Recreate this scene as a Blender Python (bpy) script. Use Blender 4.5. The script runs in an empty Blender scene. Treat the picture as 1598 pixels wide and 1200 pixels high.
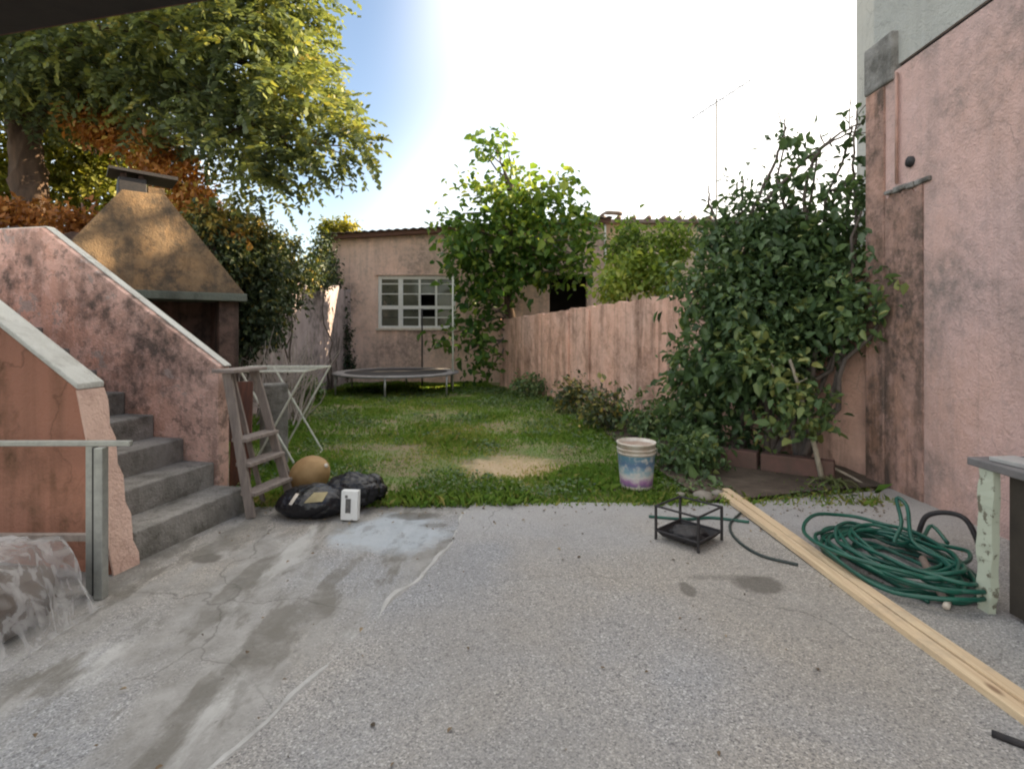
import bpy, math, random
import numpy as np
from mathutils import Vector, Matrix

random.seed(7)
rng = np.random.default_rng(11)
S = bpy.context.scene
COL = S.collection

# ------------------------------------------------------------------ camera
FPX, HOR, CAMH = 850.0, 515.0, 1.42
cam = bpy.data.cameras.new('camera')
cam.sensor_width = 36.0
cam.lens = FPX / 1598 * 36.0
cam.shift_y = -(600 - HOR) / 1598
cam.clip_start = 0.05
cam.clip_end = 600
camo = bpy.data.objects.new('camera', cam)
camo.location = (0, 0, CAMH)
camo.rotation_euler = (math.radians(90), 0, 0)
COL.objects.link(camo)
S.camera = camo

# ------------------------------------------------------------------ sky, sun, exposure
SUN_EL, SUN_AZ = math.radians(30), math.radians(74)      # azimuth clockwise from +Y
w = bpy.data.worlds.new('World')
S.world = w
w.use_nodes = True
wn = w.node_tree
bg = wn.nodes['Background']
sky = wn.nodes.new('ShaderNodeTexSky')
sky.sky_type = 'NISHITA'
sky.sun_disc = False
sky.sun_elevation = SUN_EL
sky.sun_rotation = SUN_AZ
sky.altitude = 50
sky.air_density = 1.0
sky.dust_density = 1.2
sky.ozone_density = 1.0
# a bright veil of thin cloud over the blue
CLOUD_W = 1.7
tcw = wn.nodes.new('ShaderNodeTexCoord')
cn = wn.nodes.new('ShaderNodeTexNoise'); cn.noise_dimensions = '4D'
cn.inputs['W'].default_value = CLOUD_W; cn.inputs['Scale'].default_value = 1.1; cn.inputs['Detail'].default_value = 1.5
cn.inputs['Roughness'].default_value = .5; cn.inputs['Distortion'].default_value = .4
wn.links.new(tcw.outputs['Generated'], cn.inputs['Vector'])
cr = wn.nodes.new('ShaderNodeValToRGB')
cr.color_ramp.interpolation = 'EASE'
cr.color_ramp.elements[0].position = .38; cr.color_ramp.elements[1].position = .60
wn.links.new(cn.outputs[0], cr.inputs[0])
cm = wn.nodes.new('ShaderNodeMix'); cm.data_type = 'RGBA'
wn.links.new(cr.outputs[0], cm.inputs[0]); wn.links.new(sky.outputs[0], cm.inputs[6])
cm.inputs[7].default_value = (8.0, 8.0, 8.1, 1)
wn.links.new(cm.outputs[2], bg.inputs[0])
bg.inputs[1].default_value = 0.06
sl = bpy.data.lights.new('sun', 'SUN')
sl.energy = 3.2
sl.angle = math.radians(0.6)
sl.color = (1.0, 0.83, 0.6)
slo = bpy.data.objects.new('sun', sl)
sd = Vector((math.sin(SUN_AZ) * math.cos(SUN_EL), math.cos(SUN_AZ) * math.cos(SUN_EL), math.sin(SUN_EL)))
slo.rotation_euler = sd.to_track_quat('Z', 'Y').to_euler()
slo.location = sd * 40
COL.objects.link(slo)
S.view_settings.view_transform = 'Standard'
S.view_settings.look = 'None'
S.view_settings.exposure = 2.38
S.view_settings.gamma = 1.0
S.view_settings.use_white_balance = True
S.view_settings.white_balance_temperature = 7150
S.view_settings.white_balance_tint = 10
S.view_settings.use_curve_mapping = False
S.cycles.max_bounces = 6
S.cycles.diffuse_bounces = 4
S.cycles.glossy_bounces = 2
S.cycles.transmission_bounces = 4
S.cycles.transparent_max_bounces = 12
S.cycles.use_denoising = True
S.cycles.pixel_filter_type = 'BLACKMAN_HARRIS'
S.cycles.filter_width = 2.1

# ------------------------------------------------------------------ helpers
def at(px, py, D):
    """World point seen at pixel (of the 1598x1200 photograph) at distance D."""
    return Vector(((px - 799) / FPX * D, D, CAMH - (py - HOR) / FPX * D))

def nrm(a):
    return a / np.maximum(np.linalg.norm(a, axis=-1, keepdims=True), 1e-9)

def vnoise(x, y, s=1.0, seed=0):
    r = np.random.default_rng(seed)
    v = np.zeros_like(np.asarray(x, float))
    amp = 1.0
    for o in range(5):
        for k in range(3):
            a = r.uniform(0, 6.28); p = r.uniform(0, 6.28); f = s * (1.9 ** o) * r.uniform(.7, 1.3)
            v = v + amp * np.sin(f * (x * math.cos(a) + y * math.sin(a)) + p + 1.3 * np.sin(f * .7 * (y * math.cos(a) - x * math.sin(a)) + p * 2)) / 3
        amp *= .6
    return v / 1.6

# ---- materials
class G:
    def __init__(s, name):
        s.m = bpy.data.materials.new(name); s.m.use_nodes = True
        s.nt = s.m.node_tree; s.b = s.nt.nodes['Principled BSDF']
        s.tc = None
    def n(s, t, **k):
        x = s.nt.nodes.new(t)
        for a, v in k.items(): setattr(x, a, v)
        return x
    def put(s, sock, v):
        if v is None: return
        if isinstance(v, bpy.types.NodeSocket): s.nt.links.new(v, sock)
        elif isinstance(v, (tuple, list)) and len(v) == 3 and sock.type == 'RGBA': sock.default_value = (*v, 1)
        else: sock.default_value = v
    def co(s, scale=(1, 1, 1), rot=(0, 0, 0), loc=(0, 0, 0)):
        if s.tc is None: s.tc = s.n('ShaderNodeTexCoord')
        m = s.n('ShaderNodeMapping')
        m.inputs[1].default_value = loc; m.inputs[2].default_value = rot; m.inputs[3].default_value = scale
        s.put(m.inputs[0], s.tc.outputs['Object'])
        return m.outputs[0]
    def noise(s, scale, detail=5, rough=.55, vec=None, dist=0):
        x = s.n('ShaderNodeTexNoise')
        s.put(x.inputs['Vector'], vec if vec is not None else s.co())
        x.inputs['Scale'].default_value = scale; x.inputs['Detail'].default_value = detail
        x.inputs['Roughness'].default_value = rough; x.inputs['Distortion'].default_value = dist
        return x.outputs[0]
    def voro(s, scale, vec=None, out='Color', feature='F1'):
        x = s.n('ShaderNodeTexVoronoi', feature=feature)
        s.put(x.inputs['Vector'], vec if vec is not None else s.co())
        x.inputs['Scale'].default_value = scale
        return x.outputs[out]
    def ramp(s, fac, stops, interp='LINEAR'):
        x = s.n('ShaderNodeValToRGB'); x.color_ramp.interpolation = interp
        e = x.color_ramp.elements
        while len(e) < len(stops): e.new(.5)
        for q, (p, c) in zip(e, stops):
            q.position = p
            q.color = (c, c, c, 1) if isinstance(c, (int, float)) else (*c, 1)
        s.put(x.inputs[0], fac)
        return x.outputs[0]
    def mix(s, f, a, b, mode='MIX'):
        x = s.n('ShaderNodeMix', data_type='RGBA', blend_type=mode)
        s.put(x.inputs[0], f); s.put(x.inputs[6], a); s.put(x.inputs[7], b)
        return x.outputs[2]
    def math(s, op, a, b=None, clamp=False):
        x = s.n('ShaderNodeMath', operation=op, use_clamp=clamp)
        s.put(x.inputs[0], a); s.put(x.inputs[1], b)
        return x.outputs[0]
    def xyz(s):
        x = s.n('ShaderNodeSeparateXYZ')
        s.put(x.inputs[0], s.co())
        return x.outputs
    def bump(s, h, strength=.3, dist=.01):
        x = s.n('ShaderNodeBump'); x.inputs['Strength'].default_value = strength
        x.inputs['Distance'].default_value = dist
        s.put(x.inputs['Height'], h); s.put(s.b.inputs['Normal'], x.outputs[0])
    def fin(s, col=None, rough=.8, metal=0, spec=None):
        s.put(s.b.inputs['Base Color'], col); s.put(s.b.inputs['Roughness'], rough)
        s.b.inputs['Metallic'].default_value = metal
        if spec is not None: s.b.inputs['Specular IOR Level'].default_value = spec
        return s.m

def plaster(name, base, base2, grime, streak=.6, blotch=.5, peel=None, bs=1.2, seed=0, lo=.5, mottle=0):
    g = G(name)
    L = (seed * 3.7, seed * 1.9, seed * .7)
    c = g.mix(g.ramp(g.noise(.9, 4, .5, g.co(loc=L)), [(.35, 0), (.65, 1)]), base, base2)
    c = g.mix(g.math('MULTIPLY', g.noise(14, 6, .7, g.co(loc=L)), .35), c, tuple(x * .7 for x in base))
    st = g.ramp(g.noise(1.0, 7, .6, g.co((5.5, 5.5, .42), loc=L), .4), [(.45, 0), (.63, 1)])
    st = g.math('MULTIPLY', st, g.ramp(g.noise(1.1, 4, .55, g.co((1, 1, .6), loc=(L[0] + 9, 2, L[2]))), [(.34, .12), (.54, 1)]))
    c = g.mix(g.math('MULTIPLY', st, streak), c, grime)
    if mottle:
        mo = g.ramp(g.noise(7, 5, .72, g.co(loc=(L[0], L[1] + 7, L[2]))), [(.47, 0), (.56, 1)])
        c = g.mix(g.math('MULTIPLY', mo, mottle), c, tuple(x * 1.25 for x in base2))
        mo = g.ramp(g.noise(11, 5, .75, g.co(loc=(L[0] + 3, L[1], L[2]))), [(.55, 0), (.61, 1)])
        c = g.mix(g.math('MULTIPLY', mo, mottle * .9), c, grime)
    bl = g.ramp(g.noise(bs, 6, .68, g.co(loc=(L[0] + 5, L[1], L[2] + 2))), [(lo, 0), (lo + .14, 1)])
    bl2 = g.ramp(g.noise(9, 6, .7, g.co(loc=L)), [(.4, .25), (.6, 1)])
    c = g.mix(g.math('MULTIPLY', g.math('MULTIPLY', bl, bl2), blotch), c, grime)
    if peel:
        pe = g.ramp(g.noise(3.2, 6, .7, g.co(loc=(L[0] - 5, L[1] + 3, L[2]))), [(.6, 0), (.635, 1)])
        c = g.mix(g.math('MULTIPLY', pe, .85), c, peel)
    wv = g.n('ShaderNodeVectorMath', operation='ADD')
    nn3 = g.n('ShaderNodeTexNoise'); nn3.inputs['Scale'].default_value = 3.0; nn3.inputs['Detail'].default_value = 6
    g.put(nn3.inputs['Vector'], g.co(loc=L)); sc3 = g.n('ShaderNodeVectorMath', operation='SCALE'); sc3.inputs['Scale'].default_value = .55
    g.put(sc3.inputs[0], nn3.outputs['Color']); g.put(wv.inputs[0], g.co(loc=L)); g.put(wv.inputs[1], sc3.outputs[0])
    ck = g.ramp(g.voro(1.1, wv.outputs[0], 'Distance', 'DISTANCE_TO_EDGE'), [(.0, 1), (.012, 0)])
    ck = g.math('MULTIPLY', ck, g.ramp(g.noise(1.3, 3, .5, g.co(loc=(L[0], 4, L[2]))), [(.5, 0), (.6, 1)]))
    c = g.mix(g.math('MULTIPLY', ck, .38), c, tuple(x * .5 for x in grime))
    hh = g.math('ADD', g.noise(60, 2, .6), g.math('MULTIPLY', g.noise(6, 5, .7), 2.6))
    g.bump(hh, .55, .016)
    return g.fin(c, .9, spec=.2)

def simple(name, c1, c2, scale=6, rough=.7, metal=0, bump=.2, bscale=40, spec=None, stretch=(1, 1, 1)):
    g = G(name)
    c = g.mix(g.ramp(g.noise(scale, 6, .65, g.co(stretch)), [(.35, 0), (.65, 1)]), c1, c2)
    if bump: g.bump(g.noise(bscale, 5, .6, g.co(stretch)), bump, .006)
    return g.fin(c, rough, metal, spec)

def leafmat(name, stops, trans=.35, rough=.45, spec=.35):
    g = G(name)
    a = g.n('ShaderNodeAttribute', attribute_name='tint')
    c = g.ramp(a.outputs['Fac'], stops)
    g.put(g.b.inputs['Base Color'], c); g.b.inputs['Roughness'].default_value = rough
    g.b.inputs['Specular IOR Level'].default_value = spec
    t = g.n('ShaderNodeBsdfTranslucent')
    g.put(t.inputs[0], g.mix(1.0, c, (1.0, 1.0, .62), 'MULTIPLY'))
    mx = g.n('ShaderNodeMixShader'); mx.inputs[0].default_value = trans
    g.nt.links.new(g.b.outputs[0], mx.inputs[1]); g.nt.links.new(t.outputs[0], mx.inputs[2])
    g.nt.links.new(mx.outputs[0], g.nt.nodes['Material Output'].inputs[0])
    return g.m

# ---- objects
def tag(o, label=None, cat=None, group=None, kind=None):
    if label: o['label'] = label
    if cat: o['category'] = cat
    if group: o['group'] = group
    if kind: o['kind'] = kind
    return o

def thing(name, loc, label, cat, group=None):
    o = bpy.data.objects.new(name, None)
    o.empty_display_size = .1
    o.location = loc
    COL.objects.link(o)
    return tag(o, label, cat, group)

def adopt(o, parent):
    if parent is not None:
        o.parent = parent
        p = Vector(parent.location); q = parent
        while q.parent is not None and q.type == 'EMPTY':
            q = q.parent; p += Vector(q.location)
        o.matrix_parent_inverse = Matrix.Translation(-p) if parent.type == 'EMPTY' else Matrix.Identity(4)
    return o

def link(name, me, mat, parent=None, smooth=False, bevel=0):
    o = bpy.data.objects.new(name, me)
    COL.objects.link(o)
    if mat: me.materials.append(mat)
    if smooth:
        me.polygons.foreach_set('use_smooth', [True] * len(me.polygons))
    if bevel:
        b = o.modifiers.new('bevel', 'BEVEL'); b.width = bevel; b.segments = 2; b.limit_method = 'ANGLE'
    return adopt(o, parent)

class MB:
    def __init__(s): s.v = []; s.f = []
    def add(s, vs, fs):
        o = len(s.v)
        s.v += [tuple(x) for x in vs]
        s.f += [tuple(i + o for i in f) for f in fs]
        return s
    def hexa(s, p):      # 8 corners: bottom 4 ccw, top 4 ccw
        return s.add(p, [(0, 3, 2, 1), (4, 5, 6, 7), (0, 1, 5, 4), (1, 2, 6, 5), (2, 3, 7, 6), (3, 0, 4, 7)])
    def box(s, x0, x1, y0, y1, z0, z1):
        return s.hexa([(x0, y0, z0), (x1, y0, z0), (x1, y1, z0), (x0, y1, z0), (x0, y0, z1), (x1, y0, z1), (x1, y1, z1), (x0, y1, z1)])
    def obox(s, o, u, v, wv, a, b, c):
        """box from o spanned by a*u, b*v, c*w (each a (lo, hi) pair)."""
        o, u, v, wv = Vector(o), Vector(u), Vector(v), Vector(wv)
        P = []
        for k in c:
            for i, j in ((0, 0), (1, 0), (1, 1), (0, 1)):
                P.append(o + u * a[i] + v * b[j] + wv * k)
        return s.hexa(P)
    def bar(s, p0, p1, wd, th, up=(0, 0, 1)):
        p0, p1 = Vector(p0), Vector(p1)
        d = (p1 - p0); L = d.length; d.normalize()
        a = d.cross(Vector(up))
        if a.length < 1e-4: a = d.cross(Vector((1, 0, 0)))
        a.normalize(); b = a.cross(d)
        return s.obox(p0, d, a, b, (0, L), (-wd / 2, wd / 2), (-th / 2, th / 2))
    def tube(s, pts, r, n=8, cap=True):
        P = np.array([tuple(p) for p in pts], float); m = len(P)
        R = np.full(m, r) if np.isscalar(r) else np.asarray(r, float)
        T = nrm(np.gradient(P, axis=0))
        a = np.cross(T[0], [0, 0, 1.0])
        if np.linalg.norm(a) < 1e-3: a = np.cross(T[0], [1.0, 0, 0])
        a /= np.linalg.norm(a)
        vs = []
        for i in range(m):
            a = a - T[i] * np.dot(a, T[i]); a /= np.linalg.norm(a) + 1e-9
            b = np.cross(T[i], a)
            for k in range(n):
                t = 2 * math.pi * k / n
                vs.append(P[i] + R[i] * (math.cos(t) * a + math.sin(t) * b))
        fs = [(i * n + k, i * n + (k + 1) % n, (i + 1) * n + (k + 1) % n, (i + 1) * n + k) for i in range(m - 1) for k in range(n)]
        if cap:
            fs += [tuple(range(n))[::-1], tuple((m - 1) * n + k for k in range(n))]
        return s.add(vs, fs)
    def lathe(s, prof, c, n=32):
        vs = []; m = len(prof)
        for r, z in prof:
            for k in range(n):
                t = 2 * math.pi * k / n
                vs.append((c[0] + r * math.cos(t), c[1] + r * math.sin(t), c[2] + z))
        return s.add(vs, [(i * n + k, i * n + (k + 1) % n, (i + 1) * n + (k + 1) % n, (i + 1) * n + k) for i in range(m - 1) for k in range(n)])
    def build(s, name, mat, parent=None, smooth=False, bevel=0):
        me = bpy.data.meshes.new(name)
        me.from_pydata(s.v, [], s.f); me.update()
        return link(name, me, mat, parent, smooth, bevel)

def quads(name, V, mat, parent, tint=None, smooth=False):
    """V: (N, 4, 3) loose quads, or (N, k, 3) with faces in FACES[k]."""
    N, k = V.shape[0], V.shape[1]
    pat = {4: [(0, 1, 2, 3)], 6: [(0, 1, 2, 3), (0, 3, 4, 5)]}[k]
    nf = len(pat)
    me = bpy.data.meshes.new(name)
    me.vertices.add(N * k); me.vertices.foreach_set('co', V.reshape(-1).astype(np.float32))
    idx = (np.arange(N)[:, None, None] * k + np.array(pat)[None]).reshape(-1)
    me.loops.add(len(idx)); me.loops.foreach_set('vertex_index', idx.astype(np.int32))
    me.polygons.add(N * nf)
    me.polygons.foreach_set('loop_start', (np.arange(N * nf) * 4).astype(np.int32))
    me.update(calc_edges=True)
    if tint is not None:
        at_ = me.attributes.new('tint', 'FLOAT', 'POINT')
        at_.data.foreach_set('value', np.repeat(np.clip(tint, 0, 1), k).astype(np.float32))
    o = link(name, me, mat, parent, smooth)
    return o

def leafverts(P, d, nr, L, W, fold=.22, droop=.15):
    d = nrm(d); side = nrm(np.cross(d, nr)); up = nrm(np.cross(side, d))
    L = np.asarray(L)[:, None]; W = np.asarray(W)[:, None]
    z = up * W * fold
    base = P; tip = P + d * L - up * L * droop
    r1 = P + d * L * .32 + side * W * .5 + z; l1 = P + d * L * .32 - side * W * .5 + z
    r2 = P + d * L * .7 + side * W * .36 + z - up * L * droop * .4; l2 = P + d * L * .7 - side * W * .36 + z - up * L * droop * .4
    return np.stack([base, r1, r2, tip, l2, l1], 1)

def blobpts(blobs, n, shell=.5, r=rng):
    """blobs: (px, py, D, rx px, ry px, depth m[, tint[, weight]]) -> points, outward dirs, tint offsets"""
    C, R, Tn, Wt = [], [], [], []
    for b in blobs:
        C.append(at(b[0], b[1], b[2])); k = b[2] / FPX
        R.append((b[3] * k, b[5], b[4] * k)); Tn.append(b[6] if len(b) > 6 else 0)
        Wt.append((b[7] if len(b) > 7 else 1) * (b[3] * b[4]) ** .9 * b[5] ** .5)
    C = np.array(C); R = np.array(R); Tn = np.array(Tn); Wt = np.array(Wt) / sum(Wt)
    i = r.choice(len(C), n, p=Wt)
    u = nrm(r.normal(size=(n, 3)))
    q = u * (r.random((n, 1)) ** shell)
    return C[i] + q * R[i], nrm(u * (1 / R[i])), Tn[i]

def foliage(name, blobs, n_cl, per, size, mat, parent, spread=.16, shell=.45, down=.35, aspect=.62, tintv=.16, base_t=.45, keep=None, seed=1):
    r = np.random.default_rng(seed)
    c, o, t = blobpts(blobs, n_cl, shell, r)
    P = np.repeat(c, per, 0) + r.normal(size=(n_cl * per, 3)) * spread
    O = np.repeat(o, per, 0)
    T = np.repeat(t + r.normal(size=n_cl) * .12, per) + r.normal(size=n_cl * per) * tintv + base_t
    if keep is not None:
        k = keep(P); P, O, T = P[k], O[k], T[k]
    n = len(P)
    d = O * .7 + r.normal(size=(n, 3)) * .7 + np.array([0, 0, -down])
    nr = np.array([0, 0, 1.0]) * .9 + O * .5 + r.normal(size=(n, 3)) * .5
    L = size * np.clip(r.lognormal(-.08, .33, n), .4, 1.8)
    ob = quads(name, leafverts(P, d, nr, L, L * aspect * r.uniform(.8, 1.15, n)), mat, parent, T)
    tag(ob, kind='stuff')
    return c

def limbs(name, starts, ends, mat, parent, r0=.03, r1=.006, sag=.1, n=6, seed=3):
    r = np.random.default_rng(seed); m = MB()
    starts = np.array([tuple(s) for s in starts], float)
    for e in ends:
        e = np.array(tuple(e), float)
        s = starts[np.argmin(np.linalg.norm(starts - e, axis=1) + r.random(len(starts)) * .4)]
        L = np.linalg.norm(e - s)
        t = np.linspace(0, 1, n)[:, None]
        p = s + (e - s) * t + np.array([0, 0, 1.0]) * sag * L * np.sin(t * math.pi) + r.normal(size=(n, 3)) * .03 * L * np.sin(t * math.pi)
        m.tube(p, np.linspace(r0, r1, n), 5, False)
    return tag(m.build(name, mat, parent, True), kind='stuff')

def trunk(name, pts, radii, mat, parent, n=12, seed=0, rough=.12):
    m = MB(); m.tube(pts, radii, n)
    r = np.random.default_rng(seed)
    V = np.array(m.v); V[:-1] += r.normal(size=V[:-1].shape) * np.mean(radii) * rough
    m.v = [tuple(v) for v in V]
    return m.build(name, mat, parent, True)

def spline(pts, n):
    P = np.array([tuple(p) for p in pts], float); m = len(P)
    t = np.linspace(0, m - 1.0001, n); out = []
    for q in t:
        i = int(q); f = q - i
        p0, p1, p2, p3 = P[max(i - 1, 0)], P[i], P[min(i + 1, m - 1)], P[min(i + 2, m - 1)]
        out.append(.5 * (2 * p1 + (p2 - p0) * f + (2 * p0 - 5 * p1 + 4 * p2 - p3) * f * f + (3 * p1 - p0 - 3 * p2 + p3) * f ** 3))
    return np.array(out)

def wallmesh(name, p0, p1, z0, ztop, th, mat, parent=None, nu=40, nv=14, rough=.006, toprough=.02, seed=0):
    """upright wall from p0 to p1 (plan points, th to the left of p0->p1); ztop(u) gives the height; a grid shell with small unevenness."""
    r = np.random.default_rng(seed)
    p0 = np.array(p0, float); p1 = np.array(p1, float)
    d = p1 - p0; L = np.linalg.norm(d); d /= L; nn = np.array([-d[1], d[0]])
    tops = np.array([ztop(i / nu) for i in range(nu + 1)]) + r.normal(size=nu + 1) * toprough
    v = []; f = []
    for side in (0, 1):
        for i in range(nu + 1):
            for j in range(nv + 1):
                q = p0 + d * L * i / nu + nn * (th * side)
                e = r.normal() * rough if 0 < i < nu else 0
                z = z0 + (tops[i] - z0) * j / nv
                v.append((q[0] + nn[0] * e, q[1] + nn[1] * e, z))
    W = nv + 1; O = (nu + 1) * W
    for i in range(nu):
        for j in range(nv):
            f.append((i * W + j, (i + 1) * W + j, (i + 1) * W + j + 1, i * W + j + 1))
            f.append((O + i * W + j, O + i * W + j + 1, O + (i + 1) * W + j + 1, O + (i + 1) * W + j))
        f.append((i * W + nv, (i + 1) * W + nv, O + (i + 1) * W + nv, O + i * W + nv))
    for j in range(nv):
        f.append((j, j + 1, O + j + 1, O + j))
        b = nu * W
        f.append((b + j, O + b + j, O + b + j + 1, b + j + 1))
    me = bpy.data.meshes.new(name); me.from_pydata(v, [], f); me.update()
    return link(name, me, mat, parent)

# ------------------------------------------------------------------ palette
M = {}
M['pink_right'] = plaster('pink_plaster_right', (.68, .435, .365), (.65, .45, .415), (.24, .20, .18), .45, .85, None, .75, 1, .48, .2)
M['pink_mid'] = plaster('pink_plaster_mid', (.82, .49, .37), (.78, .53, .44), (.21, .125, .09), .85, .7, None, 1.0, 2, .51, .2)
M['pink_house'] = plaster('pink_plaster_house', (.84, .58, .48), (.82, .61, .52), (.25, .19, .17), .38, .75, None, .7, 3, .49, .22)
M['pink_left'] = plaster('pink_plaster_left', (.52, .43, .43), (.46, .39, .40), (.10, .095, .09), .7, .8, None, 1.0, 4, .44)
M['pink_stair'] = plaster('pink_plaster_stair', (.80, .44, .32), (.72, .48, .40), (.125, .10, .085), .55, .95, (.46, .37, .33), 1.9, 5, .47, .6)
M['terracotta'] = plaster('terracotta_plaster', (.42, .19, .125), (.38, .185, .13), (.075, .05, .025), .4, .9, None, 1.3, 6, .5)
M['ochre'] = plaster('orange_render', (.52, .29, .20), (.48, .30, .25), (.12, .088, .072), 1.0, .95, None, 1.3, 7, .40, .45)
M['tan'] = plaster('tan_render', (.62, .50, .36), (.58, .47, .36), (.3, .25, .2), .4, .4, None, 1, 8, .56)
M['pale_render'] = plaster('pale_grey_render', (.50, .50, .46), (.46, .47, .44), (.25, .24, .22), .3, .3, None, .8, 9, .56)
M['grey_slab'] = plaster('weathered_slab', (.34, .33, .31), (.27, .26, .245), (.10, .095, .085), .8, .8, None, 3, 10, .46, .3)
M['soot'] = plaster('sooty_brick_render', (.16, .10, .08), (.12, .085, .075), (.03, .025, .022), .8, .8, None, 3, 11, .44)
M['hood'] = plaster('hood_render', (.29, .18, .095), (.20, .14, .085), (.06, .05, .04), .75, .9, None, 1.8, 12, .40, .4)
M['hood_edge'] = plaster('hood_fascia', (.12, .145, .125), (.14, .15, .125), (.05, .055, .05), .5, .5, None, 3, 13, .5)
M['coping'] = plaster('white_coping', (.66, .66, .60), (.60, .60, .55), (.27, .25, .21), .25, .55, None, 4, 14, .55)
M['cream'] = plaster('cream_paint', (.74, .52, .42), (.72, .52, .44), (.36, .2, .16), .4, .55, (.5, .27, .2), 5, 15, .52)
M['step'] = plaster('step_concrete', (.33, .315, .29), (.27, .26, .24), (.10, .095, .08), .6, .85, None, 2.4, 16, .47, .3)
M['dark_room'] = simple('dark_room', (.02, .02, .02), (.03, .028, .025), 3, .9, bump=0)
M['white_frame'] = simple('white_frame_paint', (.80, .81, .80), (.70, .71, .70), 20, .5, bump=.05)
M['roof_metal'] = simple('rusty_sheet_roof', (.16, .11, .085), (.26, .21, .18), 8, .7, .2)
M['galv'] = simple('galvanised_steel', (.42, .43, .40), (.33, .34, .32), 25, .45, .55, .1)
M['black_iron'] = simple('black_iron', (.018, .018, .02), (.035, .03, .03), 40, .6, .2)
M['bark'] = simple('bark', (.12, .075, .05), (.06, .04, .03), 9, .95, 0, .9, 14, stretch=(1, 1, .25))
M['twig'] = simple('grey_twigs', (.16, .13, .11), (.09, .075, .065), 20, .9)
M['dry_twig'] = simple('dry_pale_twigs', (.48, .42, .38), (.36, .31, .28), 20, .9)
M['pale_bark'] = simple('pale_slim_bark', (.42, .37, .29), (.3, .26, .2), 12, .9)
M['old_wood'] = simple('old_grey_wood', (.31, .26, .225), (.2, .165, .145), 7, .85, 0, .5, 30, stretch=(4, 4, .6))
M['brown_wood'] = simple('brown_board', (.16, .07, .045), (.09, .045, .035), 7, .8, 0, .4, 30, stretch=(5, 5, .5))
g = G('pine_plank')
c = g.mix(g.ramp(g.noise(3, 6, .65, g.co((16, .6, 16)), .6), [(.35, 0), (.65, 1)]), (.70, .55, .36), (.56, .40, .25))
c = g.mix(g.math('MULTIPLY', g.ramp(g.noise(5, 8, .7), [(.5, 0), (.68, 1)]), .5), c, (.36, .29, .22))
kn = g.ramp(g.voro(4, g.co((1.5, .55, 1.5)), 'Distance'), [(.05, 1), (.11, 0)])
c = g.mix(g.math('MULTIPLY', kn, .8), c, (.20, .11, .06))
g.bump(g.noise(12, 6, .6, g.co((14, 1, 14))), .4, .004)
M['pine'] = g.fin(c, .75)
M['hose'] = simple('green_hose_rubber', (.008, .10, .065), (.006, .065, .048), 10, .38, 0, .05)
M['dark_hose'] = simple('dark_hose_rubber', (.02, .03, .03), (.03, .045, .04), 10, .5, 0, .05)
M['white_plastic'] = simple('white_plastic', (.74, .70, .62), (.55, .45, .36), 9, .5, 0, .05)
M['rope'] = simple('white_tube', (.66, .68, .6), (.5, .5, .42), 30, .5, 0, .05)
M['mat_black'] = simple('trampoline_mat', (.02, .02, .022), (.035, .035, .04), 20, .7)
M['pad'] = simple('trampoline_pad', (.22, .22, .225), (.32, .30, .30), 7, .6)
M['aerial'] = simple('grey_aerial', (.12, .12, .12), (.18, .18, .18), 8, .6)
M['soil'] = simple('dark_soil', (.07, .05, .036), (.13, .10, .075), 6, .98, 0, .9, 25)

# ------------------------------------------------------------------ ground, lawn, patio
g = G('earth')
c = g.mix(g.ramp(g.noise(1.2, 7), [(.4, 0), (.6, 1)]), (.09, .07, .045), (.07, .085, .03))
g.bump(g.noise(20), .6, .02)
ge = g.fin(c, .97)
gm = MB(); gm.add([(-300, -300, -.06), (300, -300, -.06), (300, 300, -.06), (-300, 300, -.06)], [(0, 1, 2, 3)])
tag(gm.build('ground', ge), 'bare earth ground reaching beyond the yard', None, None, 'structure')

def dry(x, y):
    a = np.exp(-(np.maximum(((x - .0) / .50) ** 2 + ((y - 5.5) / .58) ** 2 + .9 * vnoise(x, y, 5, 61), 0)) ** 2)
    b = .8 * np.exp(-(((x + 1.35) / .8) ** 2 + ((y - 6.6) / .7) ** 2)) * (vnoise(x, y, 3, 4) * .5 + .6)
    e = .55 * np.exp(-((y - 4.3) / .35) ** 2)
    return a, b, e

g = G('lawn_soil')
c = g.mix(g.ramp(g.noise(2.2, 8, .65), [(.42, 0), (.6, 1)]), (.24, .19, .11), (.14, .19, .06))
x, y, z = g.xyz()
dx = g.math('DIVIDE', g.math('SUBTRACT', x, .0), .55); dy = g.math('DIVIDE', g.math('SUBTRACT', y, 5.5), .62)
r2 = g.math('ADD', g.math('ADD', g.math('MULTIPLY', dx, dx), g.math('MULTIPLY', dy, dy)), g.math('MULTIPLY', g.math('SUBTRACT', g.noise(5, 6, .65), .5), 2.2))
c = g.mix(g.ramp(r2, [(.3, 1), (1.2, 0)]), c, g.mix(g.noise(30, 4), (.40, .27, .15), (.56, .45, .30)))
g.bump(g.noise(30, 6), .8, .02)
lm = g.fin(c, .97)
nx, ny = 70, 90
lv = []; lf = []
for j in range(ny + 1):
    for i in range(nx + 1):
        x = -4.7 + 9.0 * i / nx; y = 4.2 + 10.3 * j / ny
        lv.append((x, y, .02 + .018 * float(vnoise(np.array(x), np.array(y), 2.3, 9))))
for j in range(ny):
    for i in range(nx):
        a = j * (nx + 1) + i; lf.append((a, a + 1, a + nx + 2, a + nx + 1))
me = bpy.data.meshes.new('lawn'); me.from_pydata(lv, [], lf)
tag(link('lawn', me, lm, None, True), 'lawn soil of the yard', None, None, 'structure')

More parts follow.
